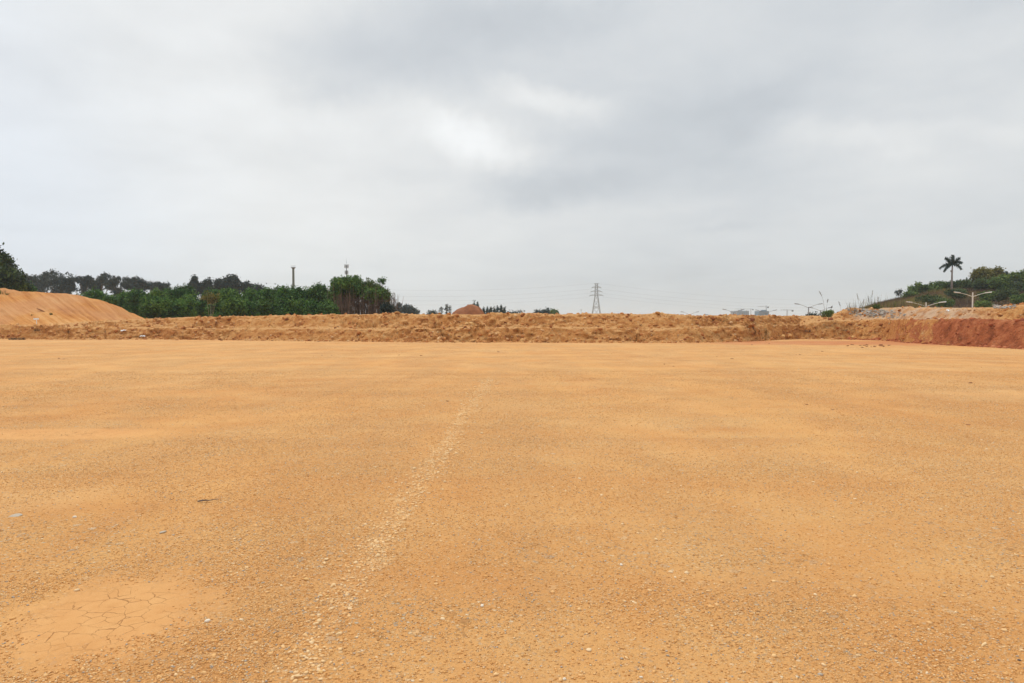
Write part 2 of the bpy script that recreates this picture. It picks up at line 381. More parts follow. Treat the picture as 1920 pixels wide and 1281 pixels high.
# bank mesh
vs = np.concatenate([np.linspace(-1.2, W1 + 1.6, 58), W1 + 1.6 + np.linspace(.05, 14, 90)[:], W1 + 15.6 + np.linspace(.6, 16, 14)])
us = np.concatenate([np.arange(-1.3, -.82, .006), np.arange(-.82, .80, .00125), np.arange(.80, 1.43, .006)])
UB, VY = np.meshgrid(us, vs, indexing='ij')
YY = base_u(UB) + VY; UX = UB * YY
ZZ, on = bank_rough(UX, YY)
ZZ = np.where(VY < -.9, -.25, ZZ - .05 * (on < .02))
XX = UX + on * .10 * noise(UX * 3, YY * 3, 81); YY2 = YY + on * .18 * noise(UX * 2.5, ZZ * 6, 82)
def grid_faces(a, b):
    i = np.arange(a - 1)[:, None] * b + np.arange(b - 1)[None, :]
    return np.stack([i, i + b, i + b + 1, i + 1], -1).reshape(-1, 4)
o = mesh('embankment', np.stack([XX, YY2, ZZ], -1).reshape(-1, 3), grid_faces(len(us), len(vs)), M['bank'])
def vattr(o, name, val):
    a = o.data.attributes.new(name, 'FLOAT', 'POINT'); a.data.foreach_set('value', np.asarray(val, np.float32).ravel())
UPX = UB * F + 960
vattr(o, 'red_soil', np.maximum(smooth(1640, 1850, UPX + 14 * VY) * smooth(4.2, 2.9, VY), smooth(1560, 1640, UPX) * smooth(.55, .15, VY)) * smooth(2700, 2400, UPX))
vattr(o, 'pale_dust', smooth(1575, 1630, UPX) * smooth(1880, 1780, UPX) * smooth(W1 + 1.5, W1 + 4, VY))
tag(o, 'long two-tiered bank of dug orange soil across the far edge of the field', 'embankment', kind='structure')

# ------------------------------------------------------------------ ground: one sheet to the horizon
def grow(a, b, s0, s1, p=1.0):
    r = [a]
    while r[-1] < b:
        t = (r[-1] - a) / (b - a); r.append(r[-1] + s0 + (s1 - s0) * t ** p)
    return np.array(r)
gx = grow(0, 7, .022, .05); gx = np.concatenate([gx, grow(gx[-1] + .06, 60, .08, .8), [75, 95, 130, 200, 400, 900, 2500, 9000]])
gx = np.concatenate([-gx[:0:-1], gx])
gy = np.concatenate([[-9000, -2000, -400, -100, -30, -8, -2, 0, 1, 1.8], grow(2.4, 12, .022, .07), grow(12.1, 66, .09, .7)[0:], [68, 72, 80, 95, 130, 200, 400, 900, 2500, 9000]])
GX, GY = np.meshgrid(gx, gy, indexing='ij')
near = smooth(70, 30, np.abs(GX)) * smooth(58, 45, GY)
def field_z(x, y):
    z = .020 * fbm(x * .35, y * .35, 4, 101) + .007 * fbm(x * 2.2, y * 2.2, 3, 111) + .004 * fbm(x * 11, y * 11, 3, 121)
    for cx, cy, rx, ry in MUD:
        d = np.hypot((x - cx) / rx, (y - cy) / ry); k = smooth(1.3, .7, d); z = z * (1 - .75 * k) - .008 * k
    return z
GZ = field_z(GX, GY) * near
back = smooth(6, 9, GY - base_u(GX / np.maximum(GY, 5))) * (GY > 12); GZ = GZ * (1 - back) - 3.9 * back
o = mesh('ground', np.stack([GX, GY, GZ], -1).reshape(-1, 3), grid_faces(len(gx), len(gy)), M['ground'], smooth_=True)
tag(o, 'flat field of compacted orange clay and fine gravel', 'ground', kind='structure')

# ------------------------------------------------------------------ loose stones
t_ = (1 + 5 ** .5) / 2
ICO = np.array([(-1, t_, 0), (1, t_, 0), (-1, -t_, 0), (1, -t_, 0), (0, -1, t_), (0, 1, t_), (0, -1, -t_), (0, 1, -t_), (t_, 0, -1), (t_, 0, 1), (-t_, 0, -1), (-t_, 0, 1)]) / math.hypot(1, t_)
ICOF = np.array([(0, 11, 5), (0, 5, 1), (0, 1, 7), (0, 7, 10), (0, 10, 11), (1, 5, 9), (5, 11, 4), (11, 10, 2), (10, 7, 6), (7, 1, 8), (3, 9, 4), (3, 4, 2), (3, 2, 6), (3, 6, 8), (3, 8, 9), (4, 9, 5), (2, 4, 11), (6, 2, 10), (8, 6, 7), (9, 8, 1)])
def many_stones(P, r, flat=.6, seed=1):
    g = np.random.default_rng(seed); n = len(P)
    v = ICO[None] * (1 + g.uniform(-.28, .28, (n, 12, 1)))
    v = v * (g.uniform(.65, 1.25, (n, 1, 3)) * np.array([1, 1, flat])) * r[:, None, None]
    a = g.uniform(0, 6.28, n); c, s = np.cos(a)[:, None], np.sin(a)[:, None]
    tl = g.uniform(-.4, .4, n)[:, None]; x, y, z = v[..., 0], v[..., 1], v[..., 2]
    y, z = y * np.cos(tl) - z * np.sin(tl), y * np.sin(tl) + z * np.cos(tl)
    v = np.stack([x * c - y * s, x * s + y * c, z], -1) + P[:, None, :]
    f = ICOF[None] + (np.arange(n) * 12)[:, None, None]
    return v.reshape(-1, 3), f.reshape(-1, 3)
OCT = np.array([(1, 0, 0), (-1, 0, 0), (0, 1, 0), (0, -1, 0), (0, 0, 1), (0, 0, -1)], float)
OCTF = np.array([(0, 2, 4), (2, 1, 4), (1, 3, 4), (3, 0, 4), (2, 0, 5), (1, 2, 5), (3, 1, 5), (0, 3, 5)])
def many_grits(P, r, flat, seed):
    g = np.random.default_rng(seed); n = len(P)
    v = OCT[None] * g.uniform(.7, 1.3, (n, 6, 1)) + g.uniform(-.25, .25, (n, 6, 3)); v = v * np.array([1, 1, flat]) * r[:, None, None]
    a = g.uniform(0, 6.28, n); c, s = np.cos(a)[:, None], np.sin(a)[:, None]; x, y, z = v[..., 0], v[..., 1], v[..., 2]
    v = np.stack([x * c - y * s, x * s + y * c, z], -1) + P[:, None, :]
    return v.reshape(-1, 3), (OCTF[None] + (np.arange(n) * 6)[:, None, None]).reshape(-1, 3)
def hull_stone(r, flat, seed):          # one faceted stone, two levels of detail
    import bmesh
    bm = bmesh.new(); bmesh.ops.create_icosphere(bm, subdivisions=2, radius=1); g = random.Random(seed)
    off = [Vector((g.gauss(0, 1), g.gauss(0, 1), g.gauss(0, 1))).normalized() for _ in range(9)]; lim = [g.uniform(.62, .92) for _ in off]
    for v in bm.verts:
        for d, l in zip(off, lim):
            k = v.co.dot(d)
            if k > l: v.co -= d * (k - l)
        v.co *= 1 + g.uniform(-.05, .05)
        v.co.x *= r * 1.15; v.co.y *= r * .85; v.co.z *= r * flat
    me = bpy.data.meshes.new('stone'); bm.to_mesh(me); bm.free(); return me
STONES = [hull_stone(1, f, s) for s, f in enumerate((.55, .7, .5, .8, .6, .45))]
for me in STONES: me.materials.append(M['pale'])
def stone(name, loc, r, mat, label, cat='stone', group=None, k=None, sink=.25, sc=(1, 1, 1)):
    me = STONES[R.randrange(6) if k is None else k]
    key = me.name + mat.name
    if key not in bpy.data.meshes:
        q = me.copy(); q.name = key; q.materials[0] = mat
    o = bpy.data.objects.new(name, bpy.data.meshes[key]); C.objects.link(o)
    o.scale = (r * sc[0], r * sc[1], r * sc[2]); o.rotation_euler = (R.uniform(-.2, .2), R.uniform(-.2, .2), R.uniform(0, 6.28))
    o.location = Vector(loc) + Vector((0, 0, r * .5 * (1 - 2 * sink)))
    return tag(o, label, cat, group)

line_px = [(560, 1290), (600, 1190), (680, 1060), (740, 975), (800, 890), (850, 830), (885, 750), (915, 712)]
LINE = np.array([on_ground(*p)[:2] for p in line_px])
def near_line(x, y):
    d = np.full(np.shape(x), 99.)
    for a, b in zip(LINE[:-1], LINE[1:]):
        ab = b - a; t = np.clip(((x - a[0]) * ab[0] + (y - a[1]) * ab[1]) / (ab @ ab), 0, 1)
        d = np.minimum(d, np.hypot(x - a[0] - t * ab[0], y - a[1] - t * ab[1]))
    return d
def gravel_cover(x, y):
    p = fbm(x * .55, y * .4, 4, 201); q = noise(x * .15 - y * .05, y * 1.0, 211)
    k = np.clip(.58 + 1.6 * p + .35 * q + .25 * noise(x * 1.0, y * .04, 231), .22, 1)
    k = np.maximum(k, .95 * smooth(1.0, .3, np.hypot((x - on_ground(440, 1190).x) / .55, (y - on_ground(440, 1190).y) / 1.3)))
    for cx, cy, rx, ry in MUD: k = k * smooth(.6, 1.3, np.hypot((x - cx) / rx, (y - cy) / ry) + .30 * noise(x * 5, y * 5, 221) + .2 * noise(x * 14, y * 14, 222))
    return k
def scatter(n, y0, y1, rmin, rmax, seed, power=2.2):
    g = np.random.default_rng(seed)
    u = g.uniform(0, 1, n); y = (y0 ** .35 + u * (y1 ** .35 - y0 ** .35)) ** (1 / .35)
    x = g.uniform(-.80, .80, n) * y
    keep = g.uniform(0, 1, n) < gravel_cover(x, y); x, y = x[keep], y[keep]
    r = rmin + (rmax - rmin) * g.uniform(0, 1, len(x)) ** power
    r = r * (1 + .03 * np.maximum(0, y - 6))
    return x, y, r
A = scatter(500000, 2.4, 22, .0026, .0080, 301, 1.6); B_ = scatter(14000, 2.4, 40, .007, .0155, 302, 3)
# extra fines along the pale line
g_ = np.random.default_rng(303); seg = (len(LINE) - 1.001) * g_.uniform(0, 1, 2300) ** .8; i = seg.astype(int); fr = (seg - i)[:, None]
cl = LINE[i] * (1 - fr) + LINE[i + 1] * fr
lx = cl[:, 0] + g_.normal(0, .085, 2300) * (.7 + .06 * cl[:, 1]); ly = cl[:, 1] + g_.normal(0, .1, 2300) * (.7 + .06 * cl[:, 1]); lr = (.0028 + .0072 * g_.uniform(0, 1, 2300) ** 2) * (1 + .14 * cl[:, 1])
GR = many_grits(np.stack([A[0], A[1], field_z(A[0], A[1]) + A[2] * .2], -1), A[2], .7, 4); gt = g_.beta(1.7, 2.0, len(A[0])); gt[g_.uniform(0, 1, len(gt)) < .04] = .93; gt = np.where(gt < .9, gt * .85, gt)
x = np.concatenate([B_[0], lx]); y = np.concatenate([B_[1], ly]); r = np.concatenate([B_[2], lr])
V, Fc = many_stones(np.stack([x, y, field_z(x, y) + r * .16], -1), r, .6, 5)
tone = g_.beta(2.0, 2.0, len(x)); tone[-2300:] = g_.uniform(.40, .78, 2300)
big = r > .011; tone[big] = np.clip(tone[big] * .6 + .26, 0, 1)
o = mesh('gravel', np.concatenate([V, GR[0]]), np.concatenate([Fc, GR[1] + len(V)]), M['gravel'], tone=np.concatenate([np.repeat(tone, 20), np.repeat(gt, 8)])); tag(o, 'fine tan and grey gravel strewn over the clay', 'gravel', kind='stuff')

# countable stones in the line
for k in range(34):
    s = (k / 34) ** .8 * (len(LINE) - 1.6); i = int(s); fr = s - i; c = LINE[i] * (1 - fr) + LINE[i + 1] * fr
    sx, sy = c[0] + R.gauss(0, .12) * (1 + .05 * c[1]), c[1] + R.gauss(0, .16) * (1 + .05 * c[1]); rr = R.uniform(.009, .016) * (1 + .06 * c[1])
    stone('stone', (sx, sy, float(field_z(np.array([sx]), np.array([sy]))[0])), rr, M[('pale', 'ochre', 'pale')[k % 3]],
          'fist-sized pale stone in the line of stones running away across the gravel', 'stone', 'pale stones in the line across the field')
def gstone(px, py, r, mat, label, name='stone', cat='stone', sc=(1, 1, 1), sink=.25, k=None):
    p = on_ground(px, py); p.z = float(field_z(np.array([p.x]), np.array([p.y]))[0]) if p.y < 45 else 0
    return stone(name, p, r * .62, M[mat], label, cat, k=k, sc=sc, sink=sink)
gstone(546, 1260, .016, 'greyst', 'blue-grey pebble at the near end of the pale line of stones')
gstone(637, 1186, .010, 'darkst', 'dark pebble just right of the pale line near the bottom of the photo')
gstone(656, 1150, .009, 'darkst', 'small dark pebble above the other dark pebble beside the pale line')
gstone(904, 1139, .020, 'white', 'white stone alone in the clay right of the near pale line')
gstone(1230, 1015, .028, 'pale', 'pale cream stone alone in the middle of the near field')
gstone(1252, 1229, .013, 'greyst', 'light grey round pebble near the bottom edge right of centre')
gstone(1165, 1062, .022, 'white', 'whitish flat stone below the lone pale cream stone')
gstone(1074, 1066, .020, 'pale', 'cream stone in the stony patch just right of centre')
gstone(389, 1165, .024, 'white', 'lone whitish lump at the right edge of the cracked mud', k=3)
gstone(305, 997, .034, 'greyst', 'pale grey flat stone pair-topping the gravel above the cracked mud', sc=(1.3, 1, .5))
gstone(30, 967, .06, 'greyst', 'wide flat grey stone set in the clay at the left edge', sc=(1.3, 1.2, .16), sink=.35)
gstone(140, 970, .026, 'white', 'small pale stone right of the wide flat grey stone')
gstone(1845, 1209, .022, 'pale', 'elongated pale stone in the near right corner', sc=(1.6, .7, .8))
gstone(1911, 1237, .012, 'darkst', 'blue-black pebble at the near right edge')
gstone(1058, 1276, .014, 'white', 'white pebble at the bottom edge just right of centre')
gstone(1202, 1270, .013, 'white', 'white pebble at the bottom edge between two others')
gstone(1860, 1085, .024, 'pale', 'pale yellow stone in the stony right-hand part of the near field')
gstone(1770, 1120, .020, 'ochre', 'ochre stone left of the pale yellow stone at right')

# dark crumbs of earth lying on the field
crumbs = [(935, 660, .12, 'largest dark clod out on the open field left of centre'), (1043, 656, .08, 'dark clod on the field under the steel pylon'), (1246, 683, .09, 'dark round clod on the field right of centre'),
          (1263, 687, .08, 'flat dark clod just right of the dark round clod'), (1372, 673, .10, 'dark clod on the field under the twin grey blocks'), (1344, 669, .06, 'small clod left of the clod under the twin grey blocks'),
          (1500, 665, .09, 'dark clod in the pair under the reed plume, right one'), (1493, 665, .07, 'dark clod in the pair under the reed plume, left one'), (1815, 797, .055, 'small dark flat clod alone on the right half of the field'),
          (1512, 759, .06, 'narrow dark clod on the right part of the field below the reeds'), (1819, 719, .10, 'long thin dark clod on the far right field'), (1561, 768, .045, 'tiny dark clod right of the narrow dark clod'),
          (111, 672, .11, 'dark clod on the far left field, left of a pair'), (119, 673, .08, 'dark clod on the far left field, right of a pair'), (790, 667, .10, 'dark clod on the field in front of the soil heap'), (748, 666, .09, 'flat dark clod left of the soil heap in front of the bank'),
          (604, 667, .08, 'dark clod on the field in front of the antenna mast'), (622, 667, .08, 'dark clod right of the one in front of the antenna mast'), (853, 643, .13, 'clod at the foot of the bank in front of the soil heap'), (894, 643, .12, 'clod at the foot of the bank in front of the conifers'),
          (1410, 647, .18, 'flat dark clod at the bank foot in front of the blue block'), (1442, 644, .14, 'clod at the bank foot in front of the middle crane'), (1542, 659, .10, 'small clod in front of the red stained soil'), (596, 641, .22, 'flat reddish clod at the bank foot in front of the bare stems'),
          (332, 638, .22, 'dark clod at the bank foot on the left part'), (415, 639, .20, 'clod at the bank foot between two dark clods'), (454, 638.5, .26, 'largest clod at the bank foot left of the grey column'), (573, 642.5, .10, 'small clod on the field beside the flat reddish clod'),
          (391, 823, .03, 'single dark crumb right of the upper cracked mud'), (840, 752, .05, 'dark crumb left of the far end of the pale line')]
for px, py, r_, lb in crumbs: gstone(px, py, r_ * .85, 'darkclod', lb, 'clod', 'clod', sc=(1.3, .9, .55), sink=.4)
for k in range(16):
    px = R.gauss(1632, 26); py = 649 + R.uniform(-2, 3)
    gstone(px, py, R.uniform(.07, .2), 'darkclod', 'dark red clod in the scatter at the foot of the red bank', 'clod', 'clod', sc=(1.3, .9, .6))['group'] = 'dark clods scattered before the red bank'
# twig
p = on_ground(383, 941); b = MB(); b.tube([p + Vector((-.055, -.01, .006)), p + Vector((-.01, .0, .014)), p + Vector((.03, .012, .010)), p + Vector((.10, .05, .012))], [.006, .008, .005, .002], 6); b.tube([p + Vector((0, 0, .012)), p + Vector((.03, -.02, .03))], [.003, .0015], 5)
tag(b.build('twig', M['darkst']), 'short dark twig lying on the gravel at left', 'twig')

# clods over the bank faces: uncountable
def bank_scatter(n, seed, x0, x1, rmin, rmax, power, depth, red=False, want=None):
    g = np.random.default_rng(seed); u = g.uniform(x0, x1, n); a = g.uniform(-.35, depth, n); y = base_u(u) + a; x = u * y
    z, w = bank_rough(x, y)
    cl = smooth(-.1, .5, fbm(x * .5, y * .7, 3, 401)) * .8 + .2
    foot = (a < .5)
    keep = (g.uniform(0, 1, n) < np.where(foot, .6, w * cl))
    if want is not None: keep &= want(x, y, z, g)
    x, y, z = x[keep], y[keep], z[keep]
    z = np.where(y - base_u(x / y) < -.02, np.maximum(z, 0), z)
    r = rmin + (rmax - rmin) * g.uniform(0, 1, len(x)) ** power
    return x, y, z, r
def isred(x, y, z): return (x / y > (1738 - 960) / F + .05 * noise(x * .8, y * .8, 77) + .02 * noise(x * 3, y * 3, 78) - .005 * (y - base_u(x / y))) & (y - base_u(x / y) < 3.4) | ((x / y > .49) & (z < .2))
for red, mat, lb in ((False, 'clod', 'crumbled orange clods covering the faces of the bank'), (True, 'redclod', 'crumbled brick-red clods on the right end of the bank')):
    xs = bank_scatter(42000, 411 + red, -.80, .80, .03, .19, 4.5, 12, want=lambda x, y, z, g: isred(x, y, z) == red)
    V, Fc = many_stones(np.stack([xs[0], xs[1], xs[2] + xs[3] * .1], -1), xs[3], .75, 6)
    o = mesh('clods', V, Fc, M[mat], tone=np.repeat(np.random.default_rng(8).beta(2, 2, len(xs[0])), 20)); tag(o, lb, 'clods', kind='stuff')

# ------------------------------------------------------------------ mound at left (cut slope)
MP = [(-1200, 500), (-600, 515), (-300, 528), (-100, 537), (0, 541), (12, 540), (18, 542), (50, 547), (90, 549), (130, 550), (160, 556), (185, 562), (210, 570), (230, 577), (250, 588), (270, 597), (300, 606), (330, 612), (420, 640)]
mpx = np.array([p[0] for p in MP], float); mrow = np.array([p[1] for p in MP], float)
YC = 74.; mX = (mpx - 960) / F * YC; mZ = np.array([rowz(r_, YC) for r_ in mrow])
us = np.concatenate([np.arange(-130, -60, .8), np.arange(-60, -34, .11)]); vs = np.concatenate([np.linspace(62, 76, 110), np.linspace(77, 150, 30)])
UX, VY = np.meshgrid(us, vs, indexing='ij')
zc = np.interp(UX + .9 * np.maximum(0, VY - YC), mX, mZ)
foot = 1.25 + .25 * noise(UX * .2, VY * 0, 501)
k = np.clip((VY - 64.5) / (YC - 64.5), 0, 1)
ZM = np.where(zc > foot, foot + (zc - foot) * k ** .92, zc)
ZM = np.where(VY < 64.5, np.minimum(zc, foot) - (64.5 - VY) * 1.1, ZM)
U = UX + 1.25 * VY
face = smooth(64, 66, VY) * smooth(75.5, 73, VY)
ZM = ZM + face * (.16 * fbm(U * 1.3, VY * .1, 5, 511, .65) - .16 * (1 - smooth(0, .16, np.abs(noise(U * .8, VY * .07, 521)))) + .03 * fbm(UX * 3, VY * 3, 3, 531)) + .08 * fbm(UX * 1.2, VY * 1.2, 4, 541)
ZM = ZM - 9 * smooth(118, 150, VY)
o = mesh('hill', np.stack([UX, VY, ZM], -1).reshape(-1, 3), grid_faces(len(us), len(vs)), M['mound'])
tag(o, 'graded orange earth slope with rills descending to the right', 'slope', kind='structure')
def mound_pt(px, row):                  # where a sight line meets the slope
    for Y in np.arange(62.5, 76, .1):
        p = at(px, row, Y); i = int(np.argmin(abs(us - p.x))); j = int(np.argmin(abs(vs - Y)))
        if ZM[i, j] >= p.z: return p
    return at(px, row, 73)
def bank_pt(px, row):
    Y = np.arange(38 if px > 1500 else 48, 80, .06); u, y, z = ray(px, row); t = Y / y
    k = np.nonzero(bank_rough(u * t, Y)[0] >= CAMZ + z * t)[0]
    return at(px, row, float(Y[k[0]]) if len(k) else 60)

# ------------------------------------------------------------------ foliage
def leaves(cent, n_leaf, size, sig, seed, tone_c=None, up=.0, aspect=.5):
    g = np.random.default_rng(seed); n = len(cent) * n_leaf
    c = np.repeat(cent, n_leaf, 0) + g.normal(0, 1, (n, 3)) * sig
    a = g.normal(0, 1, (n, 3)); a[:, 2] *= 1 - up; a /= np.linalg.norm(a, axis=1)[:, None]
    b = np.cross(a, g.normal(0, 1, (n, 3))); b /= np.linalg.norm(b, axis=1)[:, None]
    s = (size * g.uniform(.6, 1.35, n))[:, None]
    a = a * s; b = b * s * aspect
    v = np.stack([c - a, c + b * .9 - a * .1, c + a, c - b * .9 + a * .1], 1).reshape(-1, 3)
    t = np.repeat(tone_c if tone_c is not None else g.uniform(.2, .8, len(cent)), n_leaf) + g.normal(0, .13, n)
    return v, np.arange(n * 4).reshape(-1, 4), np.clip(t, 0, 1)
def crown_pts(blobs, n, seed, shell=.55):
    g = np.random.default_rng(seed); w = np.array([(b[3] * b[4] + b[4] * b[5] + b[3] * b[5]) for b in blobs]); w = w / w.sum()
    i = g.choice(len(blobs), n, p=w); B = np.array(blobs, float)[i]
    d = g.normal(0, 1, (n, 3)); d /= np.linalg.norm(d, axis=1)[:, None]
    rr = shell + (1 - shell) * g.uniform(0, 1, n) ** .6
    rr *= 1 + .18 * np.sin(d[:, 0] * 5 + i) * np.sin(d[:, 2] * 6 + 2 * i)
    p = B[:, :3] + d * B[:, 3:6] * rr[:, None]
    bt = g.uniform(-.2, .2, len(blobs))[i]
    tone = .5 + bt + g.normal(0, .17, n)
    return p, tone
def make_tree(name, label, cat, base, blobs, mat, bark, size=.25, n=260, nl=14, seed=1, group=None, trunk_r=.18, sig=None, shell=.5, aspect=.5, trunk=True, limbs=5, trunk_top=None):
    """base: world point at the foot; blobs: crown ellipsoids relative to it"""
    o = empty(name, base, label, cat, group)
    p, t = crown_pts(blobs, n, seed, shell)
    v, f, tt = leaves(p, nl, size, sig or size * 1.3, seed + 1, t, aspect=aspect)
    mesh('crown', v, f, mat, o, tone=tt)
    if trunk:
        g = random.Random(seed); b = MB()
        cx = sum(q[0] for q in blobs) / len(blobs); cy = sum(q[1] for q in blobs) / len(blobs); zt = trunk_top or sum(q[2] for q in blobs) / len(blobs)
        fork = Vector((cx * .5 + g.uniform(-.1, .1), cy * .5, zt * .55))
        b.tube([(0, 0, -.3), Vector((fork.x * .4, fork.y * .4, fork.z * .5)), fork, (cx, cy, zt)], [trunk_r * 1.15, trunk_r, trunk_r * .8, trunk_r * .3], 7)
        for q in sorted(blobs, key=lambda q: -q[3])[:limbs]:
            e = Vector(q[:3]); mdl = fork.lerp(e, .5) + Vector((g.uniform(-.2, .2), 0, .15 * (e.z - fork.z)))
            b.tube([fork, mdl, e], [trunk_r * .55, trunk_r * .35, trunk_r * .12], 5)
        b.build('trunk', bark, o, True)
    return o
def round_blobs(w, h, d, z0, n, seed, lump=.42):
    g = random.Random(seed); out = []
    for k in range(n):
        a = g.uniform(0, 6.28); u = g.uniform(-1, 1); rr = g.uniform(.35, .75)
        s = g.uniform(.75, 1.15) * lump
        out.append((w / 2 * rr * math.cos(a) * (1 - .3 * abs(u)), d / 2 * rr * math.sin(a), z0 + h / 2 + h / 2 * .62 * u, w / 2 * s * 1.25, d / 2 * s * 1.25, h / 2 * s * 1.1))
    return out
def px_tree(px, top, width, Y, zb, name='tree', label='', group=None, bottom=None, mat='dusky', style='round', seed=0, cat='tree', **kw):
    """crown spans rows top..bottom at photo column px; foot stands at height zb"""
    base = at(px, 600, Y); base.z = zb; m_ = Y / F
    ztop = rowz(top, Y) - zb; zlow = (rowz(bottom, Y) - zb) if bottom else .15 * ztop; w = width * m_; h = ztop - zlow
    if style == 'round': bl = round_blobs(w, h, w * .9, zlow, 9, seed)
    elif style == 'cone':
        bl = []
        for k in range(7):
            q = k / 6; ww = w / 2 * (1 - q) ** .75 * .95 + w * .02; bl.append((R.uniform(-.05, .05) * w, 0, zlow + h * (.1 + .86 * q), ww, ww, h * .13))
    elif style == 'column':
        bl = [(R.uniform(-.1, .1) * w, 0, zlow + h * (.12 + .80 * k / 4), w * R.uniform(.25, .45), w * .4, h * .14) for k in range(5)]
    elif style == 'umbrella':
        g = random.Random(seed); bl = []
        for k in range(9):
            xx = -1 + 2 * (k + .5) / 9 + g.uniform(-.1, .1)
            bl.append((xx * w * .42, g.uniform(-.3, .3) * w, zlow + h * (1 - .12 - .45 * abs(xx) ** 2.2 * g.uniform(.5, 1.1) - g.uniform(0, .28)), w * g.uniform(.11, .19), w * g.uniform(.1, .17), h * g.uniform(.07, .14)))
        for k in range(4): bl.append((g.uniform(-.2, .2) * w, 0, zlow + h * g.uniform(.15, .6), w * .14, w * .15, h * .13))
    return make_tree(name, label, cat, base, bl, M[mat], kw.pop('bark', M['bark']), seed=seed + 40, group=group, **kw)

# big tree cut by the left edge
px_tree(-28, 440, 112, 84, 3.5, 'broadleaf_tree', 'tall dark broadleaf tree cut off by the left edge of the photo', mat='bigtree', bottom=556, size=.26, n=1300, nl=16, seed=3, trunk_r=.4, shell=.45)
px_tree(20, 505, 52, 82, 3.5, 'bush', 'low dark bush at the foot of the big left-edge tree', mat='bigtree', bottom=556, size=.24, n=330, nl=14, seed=5, cat='bush')
px_tree(44, 535, 34, 86, 3.5, 'bush', 'smallest dark green bush on the slope crest right of the left-edge tree', mat='thicket', bottom=556, size=.2, n=140, nl=12, seed=6, cat='bush')
# hazy trees over the slope crest
far = [(52, 511, 42, 'umbrella', 'dusky tree just right of the big left-edge tree'), (100, 501, 66, 'round', 'tallest dusky tree of the row above the slope, with a ragged top'), (80, 512, 34, 'umbrella', 'small dusky crown leaning between the first two trees of the row'), (126, 519, 24, 'umbrella', 'thin dusky crown at the right side of the ragged tree'),
       (160, 513, 44, 'umbrella', 'dusky tree right of the gap of open sky above the slope'), (192, 511, 58, 'umbrella', 'rounded dusky tree second right of the sky gap'), (228, 517, 56, 'umbrella', 'flat dusky tree over the left end of the green thicket'), (264, 518, 56, 'umbrella', 'dusky tree with two humps over the thicket'), (300, 528, 42, 'umbrella', 'last low dusky tree at the right end of its row')]
for k, (px, top, w, st, lb) in enumerate(far):
    px_tree(px, top, w, 205 + 6 * (k % 3), -1, 'dusky_tree', lb, 'hazy dusky trees beyond the slope', 562 if px < 135 else 556, 'dusky', st, 60 + 7 * k, size=.30, n=340 if st == 'round' else 330, nl=12, trunk_r=.28, shell=.35, sig=.3)
px_tree(365, 518, 27, 190, -1, 'conical_tree', 'pointed conical dark tree rising over the middle of the thicket', None, 549, 'dusky', 'cone', 131, size=.28, n=560, nl=12, trunk_r=.25, sig=.26)
px_tree(388, 526, 24, 192, -1, 'dusky_tree', 'small round dusky tree just right of the pointed conical tree', None, 562, 'dusky', 'round', 132, size=.34, n=200, nl=12)
px_tree(413, 523, 26, 196, -1, 'dusky_tree', 'open-crowned dusky tree left of the broad square-topped tree', None, 560, 'dusky', 'umbrella', 133, size=.34, n=200, nl=12)
px_tree(433, 520, 34, 194, -1, 'dusky_tree', 'broad square-topped dusky tree over the thicket', None, 560, 'dusky', 'round', 134, size=.36, n=420, nl=12)
px_tree(468, 529, 30, 196, -1, 'dusky_tree', 'open umbrella-shaped dusky tree left of the grey column', None, 560, 'dusky', 'umbrella', 135, size=.34, n=200, nl=12)
px_tree(490, 535, 30, 198, -1, 'dusky_tree', 'lowest dusky crown sloping down toward the grey column', None, 560, 'dusky', 'umbrella', 136, size=.34, n=160, nl=12)

# the green thicket
SX = [120, 170, 200, 250, 300, 330, 350, 375, 400, 450, 500, 508, 525, 540, 560, 580, 600, 620, 636, 650, 665, 685, 700, 715, 725, 735]
SR = [556, 552, 547, 548, 543, 538, 538, 545, 546, 543, 541, 537, 542, 535, 532, 533, 534, 531, 522, 519, 520, 523, 526, 525, 532, 552]
where = ['behind the upper slope', 'over the crest of the slope', 'where the slope starts to fall', 'above the steep part of the slope', 'left of the slope toe', 'just above the slope toe', 'right of the slope toe', 'left of the pointed conical tree', 'below the pointed conical tree', 'behind the pale bare trunk', 'below the square-topped tree', 'right of the square-topped tree', 'below the umbrella-shaped dusky tree', 'left of the notch before the grey column', 'at the notch before the grey column', 'at the foot of the grey column', 'right of the grey column', 'between grey column and antenna mast', 'left of the antenna mast', 'touching the antenna mast from the left']
k = 0
for i, px in enumerate(np.linspace(140, 622, 20)):
    top = float(np.interp(px, SX, SR)) + R.uniform(-1.5, 2)
    px_tree(px, top, R.uniform(44, 56), R.uniform(88, 97), -3.3, 'thicket_tree', 'tall green tree of the thicket ' + where[i], 'tall trees of the green thicket', 602, 'thicket' if i % 3 else 'thicket2', 'round', 200 + i, size=.18, n=760, nl=14, trunk_r=.1, shell=.3, aspect=.42)
wh2 = ['hiding the slope toe', 'a step right of the slope toe', 'left of the pale bare trunk', 'close left of the pale bare trunk', 'right of the pale bare trunk', 'under the square-topped tree', 'under the umbrella-shaped tree', 'left of the column foot', 'under the grey column', 'right of the column foot', 'left of the bare stems', 'touching the bare stems']
for i, px in enumerate([285, 302, 322, 348, 408, 440, 470, 500, 530, 560, 592, 618]):
    px_tree(px, R.uniform(556, 568), R.uniform(34, 44), R.uniform(80, 84), -3.3, 'thicket_bush', 'low bright green bush in front of the thicket ' + wh2[i], 'low bushes in front of the thicket', 606, 'thicket2' if i % 2 else 'thicket', 'round', 300 + i, size=.17, n=330, nl=14, trunk_r=.06, shell=.35, cat='bush', aspect=.42)
